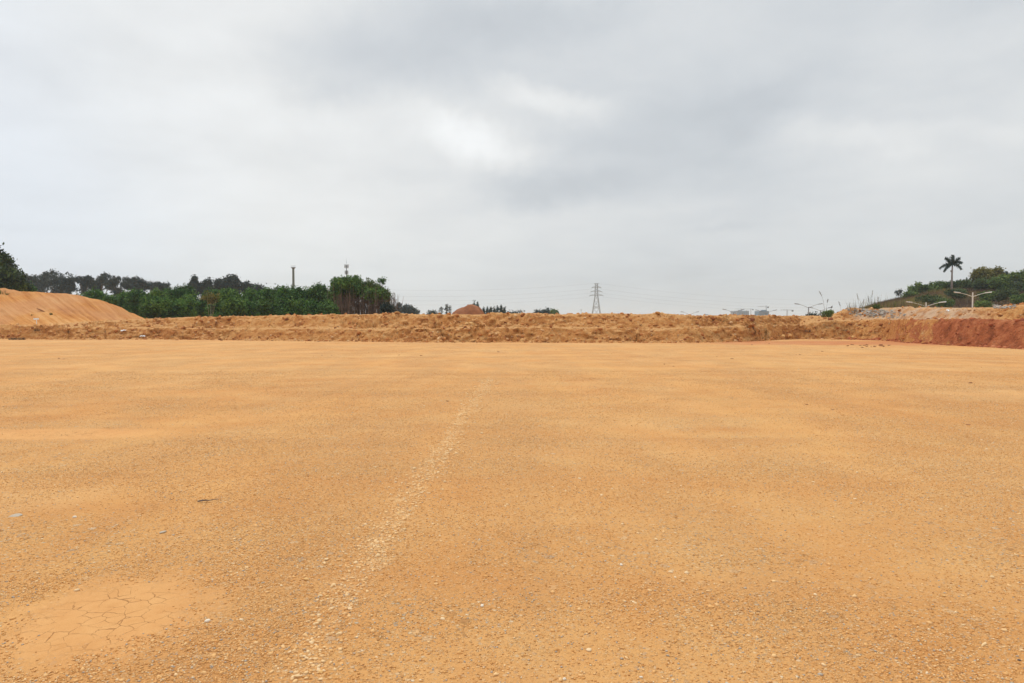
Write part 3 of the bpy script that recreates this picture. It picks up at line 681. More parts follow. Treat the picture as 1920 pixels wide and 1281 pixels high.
px_tree(634, 526, 44, 90, -3.3, 'thicket_tree', 'tall green tree joining the thicket to its bare-stemmed end', 'tall trees of the green thicket', 602, 'thicket2', 'round', 231, size=.18, n=700, nl=14, trunk_r=.1, shell=.3, aspect=.42)
# pale-trunked sparse tree in the thicket
px_tree(396, 546, 36, 79.5, -3.2, 'pale_trunked_tree', 'thin olive tree with a pale bare trunk in the middle of the thicket', None, 572, 'yellowgreen', 'umbrella', 333, size=.12, n=90, nl=8, trunk_r=.04, limbs=3, bark=M['palebark'])
# leggy clumps with bare brown stems at the thicket's right end
clumps = [(640, 519, 36, 'with the highest leafy tip left of the antenna mast'), (660, 520, 36, 'right below the antenna mast'), (684, 524, 36, 'in the middle of the bare-stemmed end'), (704, 527, 34, 'second from the open right end of the thicket'), (718, 536, 34, 'at the open right end of the thicket')]
for i, (px, top, w, lb) in enumerate(clumps):
    Y = 86 + 1.6 * (i % 3); base = at(px, 600, Y); base.z = -3.3; m_ = Y / F; zt = rowz(top, Y) + 3.3; g = random.Random(400 + i)
    bl = [(g.uniform(-.42, .42) * w * m_, g.uniform(-.5, .5), zt - g.uniform(.45, 2.0), w * m_ * .30, .8, .55) for _ in range(8)]
    o = make_tree('leggy_tree', 'bare-stemmed tall clump ' + lb, 'tree', base, bl, M['thicket2'] if i < 2 or i == 3 else M['bamboo'], M['bark'], size=.16, n=400, nl=14, seed=410 + i, group='bare-stemmed clumps at the thicket end', trunk=False, shell=.3, aspect=.4)
    b = MB()
    for s in range(120):
        x0 = g.uniform(-.62, .62) * w * m_; y0 = g.uniform(-1.5, 3.5); lean = g.gauss(0, .35)
        z1 = zt - g.uniform(.6, 2.4)
        b.tube([(x0 * .8, y0, -.2), (x0 + lean * .3, y0, z1 * .55), (x0 + lean, y0, z1)], [g.uniform(.02, .042), .025, .012], 4, False)
    tag(b.build('stems', M['culm'], o), kind='stuff')
    if i > 1:                            # hanging dry twigs
        cp = np.stack([NP.uniform(-.6, .6, 260) * w * m_, NP.uniform(-1, 3, 260), NP.uniform(3.0, zt - 1.4, 260)], -1)
        v, f, tt = leaves(cp, 10, .22, .22, 430 + i, None, aspect=.10); mesh('dry_twigs', v, f, M['twiggy'], o, tone=tt)
# dark undergrowth
px_tree(727, 566, 20, 84, -3.3, 'bush', 'small dusky bush under the open right end of the thicket', None, 606, 'dusky', 'round', 441, size=.15, n=120, nl=12, cat='bush')
# sprig sticking out at upper right of the thicket
px_tree(717, 521, 16, 88, -3.3, 'sapling', 'thin sapling with a rounded tuft sticking out above the thicket end', None, 533, 'thicket', 'umbrella', 442, size=.12, n=34, nl=9, trunk_r=.04)

# trees far beyond the middle of the bank
px_tree(737, 573, 28, 240, -4, 'dusky_tree', 'hazy brownish treetop just right of the thicket', None, 600, 'dusky', 'round', 451, size=.4, n=160, nl=10)
px_tree(748, 569, 10, 235, -4, 'slim_tree', 'slim upright hazy tree right of the thicket', None, 598, 'dusky', 'column', 452, size=.22, sig=.18, n=120, nl=10)
px_tree(767, 575, 34, 238, -4, 'dusky_tree', 'low broad hazy tree tapering down beside the slim upright one', None, 600, 'dusky', 'round', 453, size=.4, n=220, nl=10)
px_tree(811, 583, 22, 300, -4, 'dusky_tree', 'tiny hazy treetop left of the two slim eucalypts', None, 600, 'dusky', 'umbrella', 454, size=.4, n=90, nl=10)
px_tree(827, 577, 10, 300, -4, 'eucalyptus_tree', 'left and shorter of the two slim eucalypts left of the soil heap', None, 596, 'dusky', 'column', 455, size=.22, sig=.2, n=46, nl=10)
px_tree(837, 571, 10, 300, -4, 'eucalyptus_tree', 'taller slim eucalypt left of the soil heap', None, 596, 'dusky', 'column', 456, size=.22, sig=.2, n=70, nl=10)
px_tree(843, 574, 7, 302, -4, 'eucalyptus_tree', 'thin eucalypt crown pressed against the taller slim one', None, 596, 'dusky', 'column', 457, size=.22, sig=.2, n=40, nl=10)
for i, (px, top, w, lb) in enumerate([(889, 567, 11, 'tall dark conifer touching the right flank of the soil heap'), (896, 567, 13, 'second tall conifer beside the soil heap, close to the first'), (907, 577, 8, 'short conifer right of the two tall ones'), (914, 576, 6, 'narrowest conifer in the gap of the row'), (920, 575, 8, 'medium conifer left of the middle of the row'), (927, 576, 9, 'medium conifer at the middle of the row'), (933, 574, 9, 'dense conifer third from the right end of the row'), (940, 570, 9, 'tallest conifer near the right end of the row'), (946, 574, 8, 'last conifer at the right end of the row')]):
    px_tree(px, top, w, 260, -4, 'conifer_tree', lb, 'row of dark conifers behind the bank', 602, 'conifer', 'cone', 460 + i, size=.24, n=240 if w < 10 else 380, nl=10, trunk_r=.15, sig=.22)
px_tree(975, 580, 16, 300, -4, 'sparse_tree', 'sparse tiny tree between the conifer row and the rounded treetops', None, 590, 'dusky', 'umbrella', 470, size=.3, n=18, nl=6)
for i, (px, top, w, lb) in enumerate([(962, 585, 26, 'lowest treetops peeping over the bank right of the conifers'), (1009, 581, 20, 'brownish rounded treetop left in the group before the pylon'), (1026, 580, 20, 'rounded treetop in the middle of the group before the pylon'), (1039, 582, 16, 'green rounded treetop at the right of the group before the pylon')]):
    px_tree(px, top, w, 250, -4, 'dusky_tree', lb, None, 600, 'dusky' if i < 3 else 'hillgreen', 'round', 480 + i, size=.36, n=130, nl=10)

# red-brown soil heap
Y = 92; w = 66 * Y / F; base = at(876, 600, Y); base.z = -3.6; top = rowz(576.5, Y) + 3.6; nx = 90
a, rr = np.meshgrid(np.linspace(0, 2 * math.pi, nx), np.linspace(0, 1, 50), indexing='ij')
hx = rr * np.cos(a); hy = rr * np.sin(a); prof = np.clip(1 - rr, 0, 1); hz = -top / 12 * np.log(np.exp(-12 * 1.5 * (1 - rr)) + math.exp(-12)) + top * .05 * np.cos(a + .6) * smooth(1, .2, rr)
sc_ = w / 2 / (1 - (rowz(591, Y) + 3.6) / (top * 1.5))
hx = hx * sc_; hy = hy * sc_; hz = hz + (.14 * fbm(hx * 1.6, hy * 1.6, 4, 601) + .05 * fbm(hx * .7, hy * .7, 3, 602)) * (rr < .98)
o = mesh('soil_heap', np.stack([hx, hy, hz], -1).reshape(-1, 3), grid_faces(nx, 50), M['heap'], smooth_=True); o.location = base
tag(o, 'red-brown flat-topped heap of soil showing over the bank beside the conifers', 'heap')

# ------------------------------------------------------------------ right-hand hill
HP = [(1480, 640), (1560, 615), (1590, 590), (1610, 582), (1645, 572), (1680, 563), (1720, 554), (1760, 549), (1800, 544), (1860, 540), (1920, 536), (2050, 528), (2400, 515), (3000, 505)]
YH = 150.; hX = np.array([(p[0] - 960) / F * YH for p in HP]); hZ = np.array([rowz(p[1], YH) for p in HP])
us2 = np.concatenate([np.arange(58, 120, .6), np.arange(120, 240, 3)]); vs2 = np.concatenate([np.linspace(103, 152, 80), np.linspace(153, 260, 30)])
HX, HY = np.meshgrid(us2, vs2, indexing='ij')
def hill_z(x, y):
    xe = x * YH / y
    zc = np.interp(xe, hX, hZ); t = smooth(100, 150, y); dn = smooth(175, 255, y)
    return (-3.9 + (zc + 3.9) * t) * (1 - dn) - 4.2 * dn + .35 * fbm(x * .12, y * .12, 4, 701) * t
HZ = hill_z(HX, HY); HZ[0, :] = np.minimum(HZ[0, :], -4.2)
o = mesh('hillside', np.stack([HX, HY, HZ], -1).reshape(-1, 3), grid_faces(len(us2), len(vs2)), M['hill'], smooth_=True)
tag(o, 'low hillside covered in dry grass at right', 'hill', kind='structure')
def hz1(x, y): return float(hill_z(np.array([x]), np.array([y]))[0])
# dry grass cover
g = np.random.default_rng(711); n = 110000
gxp = g.uniform(60, 128, n); gyp = g.uniform(104, 160, n); gzp = hill_z(gxp, gyp)
hgt = g.uniform(.25, .8, n) * (1 + .5 * fbm(gxp * .3, gyp * .3, 3, 712)); lean = g.normal(0, .25, (n, 2)) * hgt[:, None]; wd = .035 + .03 * g.uniform(0, 1, n); an = g.uniform(0, 3.14, n)
ex = np.cos(an) * wd; ey = np.sin(an) * wd
V = np.stack([np.stack([gxp - ex, gyp - ey, gzp - .05], -1), np.stack([gxp + ex, gyp + ey, gzp - .05], -1), np.stack([gxp + lean[:, 0], gyp + lean[:, 1], gzp + hgt], -1)], 1).reshape(-1, 3)
tn = np.clip(.34 + .9 * fbm(gxp * .13, gyp * .13, 3, 713) + .35 * smooth(125, 105, gyp) + g.normal(0, .12, n), 0, 1)
o = mesh('dry_grass', V, np.arange(3 * n).reshape(-1, 3), M['grass'], tone=tn); tag(o, 'tall dry brown and green grass covering the hillside', 'grass', kind='stuff')

def hill_tree(px, top, w, Y, label, name='tree', bottom=None, **kw):
    x = colx(px, Y); zb = hz1(x, Y) - .1
    return px_tree(px, top, w, Y, zb, name, label, bottom=bottom, **kw)
hs = dict(size=.22, nl=13, shell=.4, trunk_r=.1)
hill_tree(1722, 531, 34, 148, 'feathery green tree at the left end of the hilltop shrubs', 'shrub', 556, mat='hillgreen', style='umbrella', seed=501, n=190, cat='shrub', **hs)
hill_tree(1753, 526, 30, 149, 'bright green rounded shrub left of the palm', 'shrub', 552, mat='hillgreen', seed=502, n=260, cat='shrub', **hs)
hill_tree(1772, 528, 26, 150, 'light green shrub directly at the palm foot', 'shrub', 550, mat='hillgreen', style='umbrella', seed=503, n=200, cat='shrub', **hs)
hill_tree(1705, 548, 26, 146, 'low shrub on the falling left shoulder of the hill', 'shrub', 562, mat='hillgreen', style='umbrella', seed=504, n=120, cat='shrub', **hs)
hill_tree(1796, 527, 34, 147, 'dark green shrub right of the palm foot', 'shrub', 550, mat='bigtree', seed=505, n=300, cat='shrub', **hs)
hill_tree(1818, 522, 34, 148, 'dark green shrub under the leafless tree', 'shrub', 550, mat='bigtree', seed=506, n=300, cat='shrub', **hs)
hill_tree(1841, 500, 30, 146, 'tall round tree with yellowing crown right of the leafless tree', 'broadleaf_tree', 532, mat='yellowgreen', seed=507, n=460, **hs)
hill_tree(1842, 524, 34, 143, 'olive lower tree under the yellowing round tree', 'broadleaf_tree', 554, mat='bigtree', seed=508, n=320, **hs)
hill_tree(1868, 503, 32, 149, 'yellow-topped tree second right of the leafless tree', 'broadleaf_tree', 528, mat='yellowgreen', seed=509, n=380, **hs)
hill_tree(1872, 517, 34, 141, 'bright green rounded tree standing before the yellow-topped one', 'broadleaf_tree', 549, mat='hillgreen', seed=510, n=460, **hs)
hill_tree(1886, 512, 24, 152, 'dusky thin-leaved tree behind the bright green rounded one', 'broadleaf_tree', 536, mat='dusky', style='umbrella', seed=511, n=160, **hs)
hill_tree(1912, 504, 40, 147, 'large green tree cut by the right edge of the photo', 'broadleaf_tree', 540, mat='hillgreen', seed=512, n=560, **hs)
hill_tree(1950, 503, 44, 146, 'tree mostly outside the right edge of the photo', 'broadleaf_tree', 545, mat='bigtree', seed=513, n=420, **hs)
hill_tree(1898, 528, 40, 140, 'dark bush below the large green tree at the right edge', 'bush', 556, mat='bigtree', seed=514, n=380, cat='bush', **hs)
hill_tree(1930, 532, 40, 138, 'dark bush half cut by the right edge of the photo', 'bush', 560, mat='thicket', seed=515, n=320, cat='bush', **hs)
hill_tree(1684, 543, 13, 146, 'small lone dusky sapling on the left shoulder of the hill', 'sapling', 556, mat='dusky', seed=516, n=36, size=.15, nl=8, shell=.3, trunk_r=.05)

for px, top, w, bot, Y, mt, lb in [(1856, 546, 40, 562, 128, 'hillgreen', 'low green bush on the slope right of the highest white lamp'), (1888, 545, 46, 566, 126, 'bigtree', 'dark bush on the slope below the dark bush at the right edge'), (1915, 550, 40, 568, 122, 'hillgreen', 'green bush low on the slope at the right photo edge'), (1792, 543, 44, 556, 136, 'bigtree', 'low dark bush on the slope just below the palm'), (1745, 556, 40, 566, 130, 'bigtree', 'low dark bush above the half hidden white lamp'), (1772, 562, 34, 573, 120, 'hillgreen', 'green bush low on the slope between the two white lamps'), (1838, 565, 30, 576, 112, 'hillgreen', 'small bright bush behind the sandy heap right of the highest lamp')]:
    hill_tree(px, top, w, Y, lb, 'bush', bot, mat=mt, seed=int(px) + 3, n=200, cat='bush', size=.17, nl=12, shell=.4, trunk_r=.04)
# royal palm
Y = 142.; m_ = Y / F; x = colx(1783, Y); zb = hz1(x, Y); o = empty('palm_tree', (x, Y, zb), 'tall palm with a bare trunk standing alone on the hill top', 'palm tree')
top = Vector((.05, 0, rowz(500, Y) - zb)); b = MB(); b.tube([(0, 0, -.3), (0, 0, top.z * .3), (0, 0, top.z * .7), top], [.20, .19, .16, .13], 9); b.tube([(-.17, 0, top.z - 1.15), (-.17, 0, top.z - .75)], [.13, .16], 7); b.build('trunk', M['palmbark'], o, True)
b = MB(); b.tube([top, top + Vector((0, 0, .6))], [.14, .08], 8); b.build('crownshaft', M['palm'], o, True)
for i, (ex, ez, dp) in enumerate([(-1.75, 1.45, -.1), (.15, 2.15, .2), (1.75, 1.45, .1), (-2.65, -.85, .3), (-2.2, -1.65, -.5), (-1.25, -1.35, .8), (2.15, -1.05, .2), (1.1, .9, 1.3), (-.9, .9, -1.3), (1.2, .2, -1.4)]):
    st = top + Vector((0, 0, .35)); en = st + Vector((ex, dp, ez)) * .95; mid = st.lerp(en, .5) + Vector((0, 0, .95 if ez < 1 else .55)); g = random.Random(520 + i)
    pts = []
    for q in range(13):
        t = q / 12; pts.append(st * (1 - t) ** 2 + mid * 2 * t * (1 - t) + en * t * t)
    b = MB(); b.tube(pts, [.035 * (1 - .8 * q / 12) for q in range(13)], 4)
    for q in range(2, 13):
        d = (pts[q] - pts[q - 1]).normalized(); side = d.cross(Vector((0, 1, .3))).normalized()
        for s_ in range(3):
            for sg in (-1, 1):
                p = pts[q - 1].lerp(pts[q], s_ / 3); L = .70 * (1 - .45 * abs(q / 12 - .5) * 2) * g.uniform(.8, 1.15)
                up = Vector((g.uniform(-.2, .2), g.uniform(-.5, .5), -.25)); tip = p + (side * sg + d * .65 + up).normalized() * L; wv = d * .075
                b.add([p - wv, p + wv, tip], [(0, 1, 2)])
    fr_ = mesh('frond', b.v, b.f, M['palm'], o)

# leafless tree
Y = 147; x = colx(1815, Y); zb = hz1(x, Y); o = empty('leafless_tree', (x, Y, zb), 'leafless grey-branched tree between the palm and the yellowing trees', 'tree')
g = random.Random(530); tr = MB(); br = MB(); zt = rowz(500, Y) - zb
def limb(p, d, L, r_, dep):
    pts = [p]; q = p
    for _ in range(3):
        d = (d + Vector((g.uniform(-.35, .35), g.uniform(-.35, .35), g.uniform(-.1, .25)))).normalized(); q = q + d * L / 3; pts.append(q)
    (tr if dep == 0 else br).tube(pts, [r_, r_ * .85, r_ * .7, r_ * .5], 5)
    if dep < 4:
        for _ in range(3): limb(pts[g.choice((2, 3, 3))], (d + Vector((g.uniform(-1, 1), g.uniform(-.8, .8), g.uniform(-.2, .7)))).normalized(), L * .66, r_ * .6, dep + 1)
limb(Vector((0, 0, -.2)), Vector((0, 0, 1)), zt * .42, .09, 0)
tr.build('trunk', M['bark'], o, True); br.build('branches', M['palmbark'], o)

# ------------------------------------------------------------------ grass tufts and reeds
def tuft(name, label, cat, base, h, w, n, mat, seed, group=None, width=.012, lean=.5):
    g = np.random.default_rng(seed); a = g.uniform(0, 6.28, n); rr = w / 2 * g.uniform(0, 1, n) ** .5; x = np.cos(a) * rr; y = np.sin(a) * rr
    hh = h * g.uniform(.25, 1, n) * (1 - .35 * rr / (w / 2 + .001)); lx_ = np.cos(a) * lean * hh * g.uniform(0, 1, n) + g.normal(0, .08, n) * hh; ly_ = np.sin(a) * lean * hh * g.uniform(0, 1, n)
    t = g.uniform(0, 3.14, n); ex = np.cos(t) * width; ey = np.sin(t) * width; z = np.zeros(n) - .05
    V = np.stack([np.stack([x - ex, y - ey, z], -1), np.stack([x + ex, y + ey, z], -1), np.stack([x + lx_ * .45 + ex * .8, y + ly_ * .45 + ey * .8, hh * .6], -1), np.stack([x + lx_, y + ly_, hh * .97], -1), np.stack([x + lx_ * .45 - ex * .8, y + ly_ * .45 - ey * .8, hh * .6], -1)], 1).reshape(-1, 3)
    k5 = np.arange(n)[:, None] * 5; Fq = np.concatenate([k5 + np.array([0, 1, 2, 4])], 0); 
    faces = [tuple(q) for q in Fq.tolist()] + [tuple(q) for q in (k5 + np.array([4, 2, 3])).tolist()]
    tn = np.clip(g.normal(.5, .2, n), 0, 1)
    o = mesh(name, V, faces, M[mat], tone=np.concatenate([tn, tn])); o.location = base
    return tag(o, label, cat, group)
def reed(px, top, bend, Y, zb, label, seed, name='reed', hgt_plume=.55, w=.010):
    base = at(px, 600, Y); base.z = zb; zt = rowz(top, Y) - zb; g = random.Random(seed); o = empty(name, base, label, 'reed', 'dry reeds on the bank top')
    pts = [Vector((bend * (t ** 3), 0, zt * t)) for t in (0, .3, .6, .8, .93, 1)]
    b = MB(); b.tube(pts, [w, w, w * .8, w * .6, w * .4, w * .3], 5); b.build('stalk', M['twiggy'], o)
    cp = np.array([list(pts[-1].lerp(pts[-3], t)) for t in np.linspace(0, 1, 16)]); v, f, tt = leaves(cp, 7, .05 * hgt_plume / .5, .022, seed, None, aspect=.10); mesh('plume', v, f, M['twiggy'], o, tone=tt)
YR = 62
p = at(1545, 592, YR)
tuft('bush', 'green grassy bush on the bank top below the tall reed plume', 'bush', (colx(1549, YR), YR, rowz(592, YR) - .1), .8, .9, 150, 'weed', 601, width=.014, lean=1.1)
px_tree(1553, 581, 20, YR + .6, rowz(593, YR) - .1, 'shrub', 'leafy green shrub beside the grassy bush on the bank top', None, 592, 'hillgreen', 'round', 602, size=.07, n=80, nl=12, cat='shrub', trunk_r=.02)
reed(1545.5, 546, -.5, YR, rowz(592, YR), 'tallest reed with a drooping plume over the green grassy bush', 603)
reed(1549, 561, .15, YR + .5, rowz(592, YR), 'thin straight reed just right of the tallest drooping one', 604, w=.006)
reed(1556, 574, .2, YR + .5, rowz(592, YR), 'short reed right of the green grassy bush', 605, w=.006)
for i, (px, top, bd, lb) in enumerate([(1611, 551, -.25, 'reed with a ragged plume at the left of the grassy crest'), (1617, 562, .1, 'short reed beside the ragged-plumed reed'), (1633, 545, .12, 'tall upright reed above the grey rubble'), (1629, 556, -.1, 'thin reed just left of the tall upright reed'), (1645, 557, .05, 'short dark reed right of the tall upright reed'), (1578, 566, -.3, 'bent bare stalk at the left end of the rubble heap')]):
    reed(px, top, bd, 67, 1.5, lb, 610 + i)
for i in range(16):
    px = 1600 + i * 10 + R.uniform(-3, 3)
    tuft('grass_tuft', 'dry brown grass tuft in the fringe standing behind the rubble and sandy heap', 'grass tuft', (colx(px, 68), 68 + R.uniform(-.5, .8), 1.4), float(np.interp(px, [1595, 1640, 1750], [3.3, 4.0, 3.2])) * R.uniform(.7, 1.1), 1.3, 120, ('twiggy', 'weed', 'grass')[i % 3], 630 + i, 'dry grass fringe behind the heap', .014, .3)
tuft('weed', 'green weed clump among the grey rubble', 'weed', bank_pt(1643, 579), .55, .7, 130, 'weed', 650, width=.02)
px_tree(1641, 572.5, 12, 67, 1.2, 'shrub', 'small bright green shrub behind the grey rubble', None, 583, 'hillgreen', 'round', 651, size=.08, n=50, nl=10, cat='shrub', trunk_r=.02)
# weeds on the slope
for i, (px, row, h, lb) in enumerate([(3, 551, .75, 'yellow-green weed clump at the crest of the left slope, cut by the photo edge'), (14, 553, .35, 'small yellowish weed on the left slope crest'), (96, 590, .28, 'green weed tuft alone in the middle of the left slope'), (60, 592, .2, 'faint small weed tuft left of the green tuft on the slope')]):
    tuft('weed', lb, 'weed', mound_pt(px, row), h, h * .9, 45, 'weed', 660 + i, width=.02)
# dry brush clumps
for i, (px, row, lb) in enumerate([(24, 634, 'left of two dry reddish brush clumps by the dark sheet'), (40, 635, 'right of two dry reddish brush clumps by the dark sheet')]):
    q = on_ground(px, 637.3); tuft('brush_clump', lb, 'brush', q, .38, .6, 90, 'twiggy', 670 + i, width=.012, lean=1.2)
for i, (px, row, lb) in enumerate([(1515, 622, 'dark dry tuft on the lower bank face below the reeds'), (1584, 620, 'dark dry tuft on the lower bank face below the rubble heap'), (70, 620, 'dark dry tuft on the bank below the left slope')]):
    tuft('dry_tuft', lb, 'grass tuft', bank_pt(px, row), .32, .5, 55, 'twiggy', 680 + i, width=.01, lean=1.3)
# dark bar laid on the slope in place of a gully
q = mound_pt(78, 583); b = MB(); b.tube([q + Vector((-.45, 0, .22)), q + Vector((0, -.1, .08)), q + Vector((.5, -.2, -.12))], [.06, .08, .03], 6); tag(b.build('gully', M['darkclod']), 'dark bar standing in for a gully on the left slope', 'gully')
# small white marker sign
q = mound_pt(68, 608); o = empty('marker_sign', q, 'small white marker board on a thin post at the foot of the left slope', 'sign')
MB().box(-.25, .25, -.02, .02, .42, .58).build('board', M['litter'], o); MB().tube([(0, .05, -.2), (0, .05, .5)], .035, 6).build('post', M['litter'], o)
# dark sheet
b = MB(); q0 = on_ground(-120, 638.2); q1 = on_ground(20, 636.6); n_ = 24
vv = []; 
for i in range(n_ + 1):
    t = i / n_; x_ = q0.x + (q1.x - q0.x) * t
    for j in range(5):
        s_ = j / 4; vv.append((x_ + R.uniform(-.1, .1), ydep(638.6) + s_ * 2.4 * (1 - .6 * t) + R.uniform(-.1, .1), .035 + .05 * math.sin(3.1 * s_) * R.uniform(.3, 1)))
ff = [(i * 5 + j, (i + 1) * 5 + j, (i + 1) * 5 + j + 1, i * 5 + j + 1) for i in range(n_) for j in range(4)]
o = mesh('plastic_sheet', vv, ff, M['sheet']); tag(o, 'dark bluish plastic sheet lying at the bank foot at the left edge', 'sheet')
# litter
def rag(px, row, w, lb):
    q = bank_pt(px, row); g = random.Random(int(px)); v = []; 
    for i in range(6):
        for j in range(4): v.append((q.x + (i / 5 - .5) * w + g.uniform(-.03, .03), q.y - .12 + (j / 3) * .25, q.z + .05 + g.uniform(-.04, .08) + (j / 3) * .1))
    o = mesh('plastic_scrap', v, [(i * 4 + j, (i + 1) * 4 + j, (i + 1) * 4 + j + 1, i * 4 + j + 1) for i in range(5) for j in range(3)], M['litter']); tag(o, lb, 'litter')
rag(232, 621.5, .42, 'white plastic scrap halfway up the lower bank at left'); rag(268, 633, .5, 'pale plastic scrap at the bank foot right of the other scrap'); rag(1778, 585, .2, 'tiny white scrap on the sandy slope at right')

# grey rubble
g = random.Random(700)
for k in range(190):
    if k < 160: px = g.triangular(1584, 1702, 1636); row = float(np.interp(px, [1584, 1600, 1640, 1702], [580, 580, 583, 586])) + g.triangular(-2.5, 15, 2)
    else: px = g.uniform(1862, 1905); row = g.uniform(572.5, 579)
    q = bank_pt(px, row); rr = g.uniform(.05, .13) if g.random() < .85 else g.uniform(.13, .2)
    big_ = k < 160
    stone('rubble_stone', q, rr, M['rubble'], 'broken grey stone in the rubble ' + ('on the left end of the right-hand heap' if big_ else 'on the crest near the right edge'), 'rubble stone', 'grey rubble on the heap' if big_ else 'grey rubble near the right edge', sc=(1, 1, 1.2))
# some big clods on the faces
big_cl = [(745, 588.5, .26, 'rounded lump of soil crowning the bank right of the thicket'), (762, 590.5, .16, 'smaller lump on the crest right of the crowning lump'), (1233, 588.5, .24, 'lump of soil standing up on the crest right of the pylon'), (884, 609, .28, 'pale angular block on the upper face below the conifers'), (875, 608, .2, 'angular block left of the pale block below the conifers'), (1228, 611, .22, 'brown block half way up the bank below the crest lump'),
          (1340, 624, .3, 'block in the lower face right of centre'), (1410, 601, .3, 'overhanging dark block on the upper face under the grey towers'), (1558, 600, .26, 'dark block under the crest below the reeds'), (1600, 633, .22, 'yellowish block at the foot of the bank before the rubble'), (1480, 630, .26, 'yellowish block at the foot of the lower face'), (1468, 632, .22, 'reddish block beside the yellowish block at the foot')]
for px, row, r_, lb in big_cl: stone('soil_block', bank_pt(px, row), r_, M['ochre'] if 'yellow' in lb or 'pale' in lb else M['heap'] if 'red' in lb or 'dark' in lb else M['bank'], lb, 'clod')

# ------------------------------------------------------------------ lamps
def lamp(px, head_row, span, drop, Y, zb, label, mat='paint', post=0):
    x = colx(px, Y); zt = rowz(head_row, Y); m_ = Y / F; hw = span * m_ / 2; zj = zt - drop * m_
    o = empty('street_lamp', (x, Y, zb), label, 'street lamp', 'double-armed street lamps'); b = MB(); pr = .085 * max(1, hw / 3)
    b.tube([(0, 0, 0), (0, 0, zj - zb)], [pr * 1.3, pr], 10); b.tube([(0, 0, zj - zb), (0, 0, zj - zb + .15 + post * m_)], [pr, pr * .9], 10); b.box(-.3, .3, -.3, .3, -.1, .35); b.build('pole', M[mat], o, False)
    for s in (-1, 1):
        b = MB(); b.tube([(0, 0, zj - zb), (s * hw * .35, 0, zj - zb + (zt - zj) * .5), (s * hw * .7, 0, zj - zb + (zt - zj) * .86)], [pr * .42, pr * .38, pr * .32], 7); a_ = b.build('arm', M[mat], o)
        x0, x1 = hw * .66, hw; z0, z1 = zj - zb + (zt - zj) * .84, zt - zb + .02; wy = .17; b = MB()
        v = [(s * x0, -.08, z0 - .05), (s * x0, .08, z0 - .05), (s * x0, .08, z0 + .07), (s * x0, -.08, z0 + .07), (s * x1 * .97, -wy, z1 - .09), (s * x1 * .97, wy, z1 - .09), (s * x1, wy * .7, z1 + .06), (s * x1, -wy * .7, z1 + .06)]
        b.add(v, [(0, 1, 2, 3), (4, 7, 6, 5), (0, 4, 5, 1), (1, 5, 6, 2), (2, 6, 7, 3), (3, 7, 4, 0)]); b.build('lamp_head', M['lampgrey' if mat == 'lampgrey' else 'paint'], o)
    return o
lamp(1822.5, 548, 70, 8.5, 92, -3.9, 'white double-armed lamp standing highest before the hill', post=6)
lamp(1735.5, 566, 74, 9, 88, -3.9, 'white double-armed lamp half hidden by the sandy heap', post=6)
lamp(1515.5, 569.5, 52, 8, 120, -3.9, 'grey double-armed lamp with both heads seen left of the reeds', 'lampgrey')
lamp(1538, 576.5, 44, 7, 128, -3.9, 'grey lamp mostly hidden behind the grassy bush on the bank', 'lampgrey')
lamp(1436, 581.3, 40, 7, 150, -3.9, 'grey lamp with its left head just left of the blue block', 'lampgrey')
lamp(1375, 580, 41, 7, 140, -3.9, 'grey lamp with its right head crossing the twin-tone tower block', 'lampgrey')
lamp(1341, 589.3, 43, 6, 138, -3.9, 'lowest grey lamp, only its two heads clearing the bank', 'lampgrey')
lamp(1293, 584.6, 34, 6, 165, -3.9, 'leftmost grey lamp with two heads just over the bank', 'lampgrey')

# ------------------------------------------------------------------ column and antenna mast
Y = 170; x = colx(551, Y); m_ = Y / F; o = empty('column', (x, Y, -4), 'dark grey round column with a wide flat cap rising from the thicket', 'column'); zt = rowz(503.5, Y) + 4
b = MB(); b.tube([(0, 0, 0), (0, 0, zt * .7), (0, 0, zt)], [.36, .30, .26], 16); b.tube([(-.55, 0, 0), (-.45, 0, zt * .78), (-.25, 0, zt * .80)], [.08, .08, .06], 6); b.build('shaft', M['concrete'], o, False)
b = MB(); b.tube([(0, 0, zt - .05), (0, 0, zt + .12), (0, 0, zt + .18), (0, 0, zt + .26)], [.30, .50, .58, .58], 16); b.build('cap', M['dark_steel'], o)
b = MB()
for k in range(10):
    a_ = k * .628; b.tube([(.54 * math.cos(a_), .54 * math.sin(a_), zt + .2), (.54 * math.cos(a_), .54 * math.sin(a_), zt + .62)], .012, 4)
b.tube([(.54 * math.cos(k * .524), .54 * math.sin(k * .524), zt + .62) for k in range(13)], .014, 4); b.build('railing', M['dark_steel'], o)
Y = 260; x = colx(650.5, Y); m_ = Y / F; o = empty('antenna_mast', (x, Y, -4), 'slim antenna mast with two rings of panels behind the thicket', 'antenna mast'); zt = rowz(497, Y) + 4
b = MB(); b.tube([(0, 0, 0), (0, 0, zt * .6), (0, 0, zt)], [.30, .20, .13], 10); b.build('pole', M['dark_steel'], o); b = MB(); b.tube([(0, 0, zt), (0, 0, zt + 12 * m_)], [.04, .02], 5); b.build('lightning_rod', M['dark_steel'], o)
for row, rad in ((499.5, .62), (511, .5)):
    z = rowz(row, Y) + 4; b = MB(); b.tube([(rad * math.cos(k * .524), rad * math.sin(k * .524), z) for k in range(13)], .045, 5)
    for k in range(3): b.tube([(0, 0, z), (rad * math.cos(k * 2.09), rad * math.sin(k * 2.09), z)], .04, 4)
    rg = b.build('antenna_ring', M['dark_steel'], o)
    for k in range(6):
        a_ = k * 1.047 + .3; cx, cy = rad * 1.12 * math.cos(a_), rad * 1.12 * math.sin(a_); MB().box(cx - .09, cx + .09, cy - .06, cy + .06, z - .7, z + .7).build('panel_antenna', M['steel'], rg)

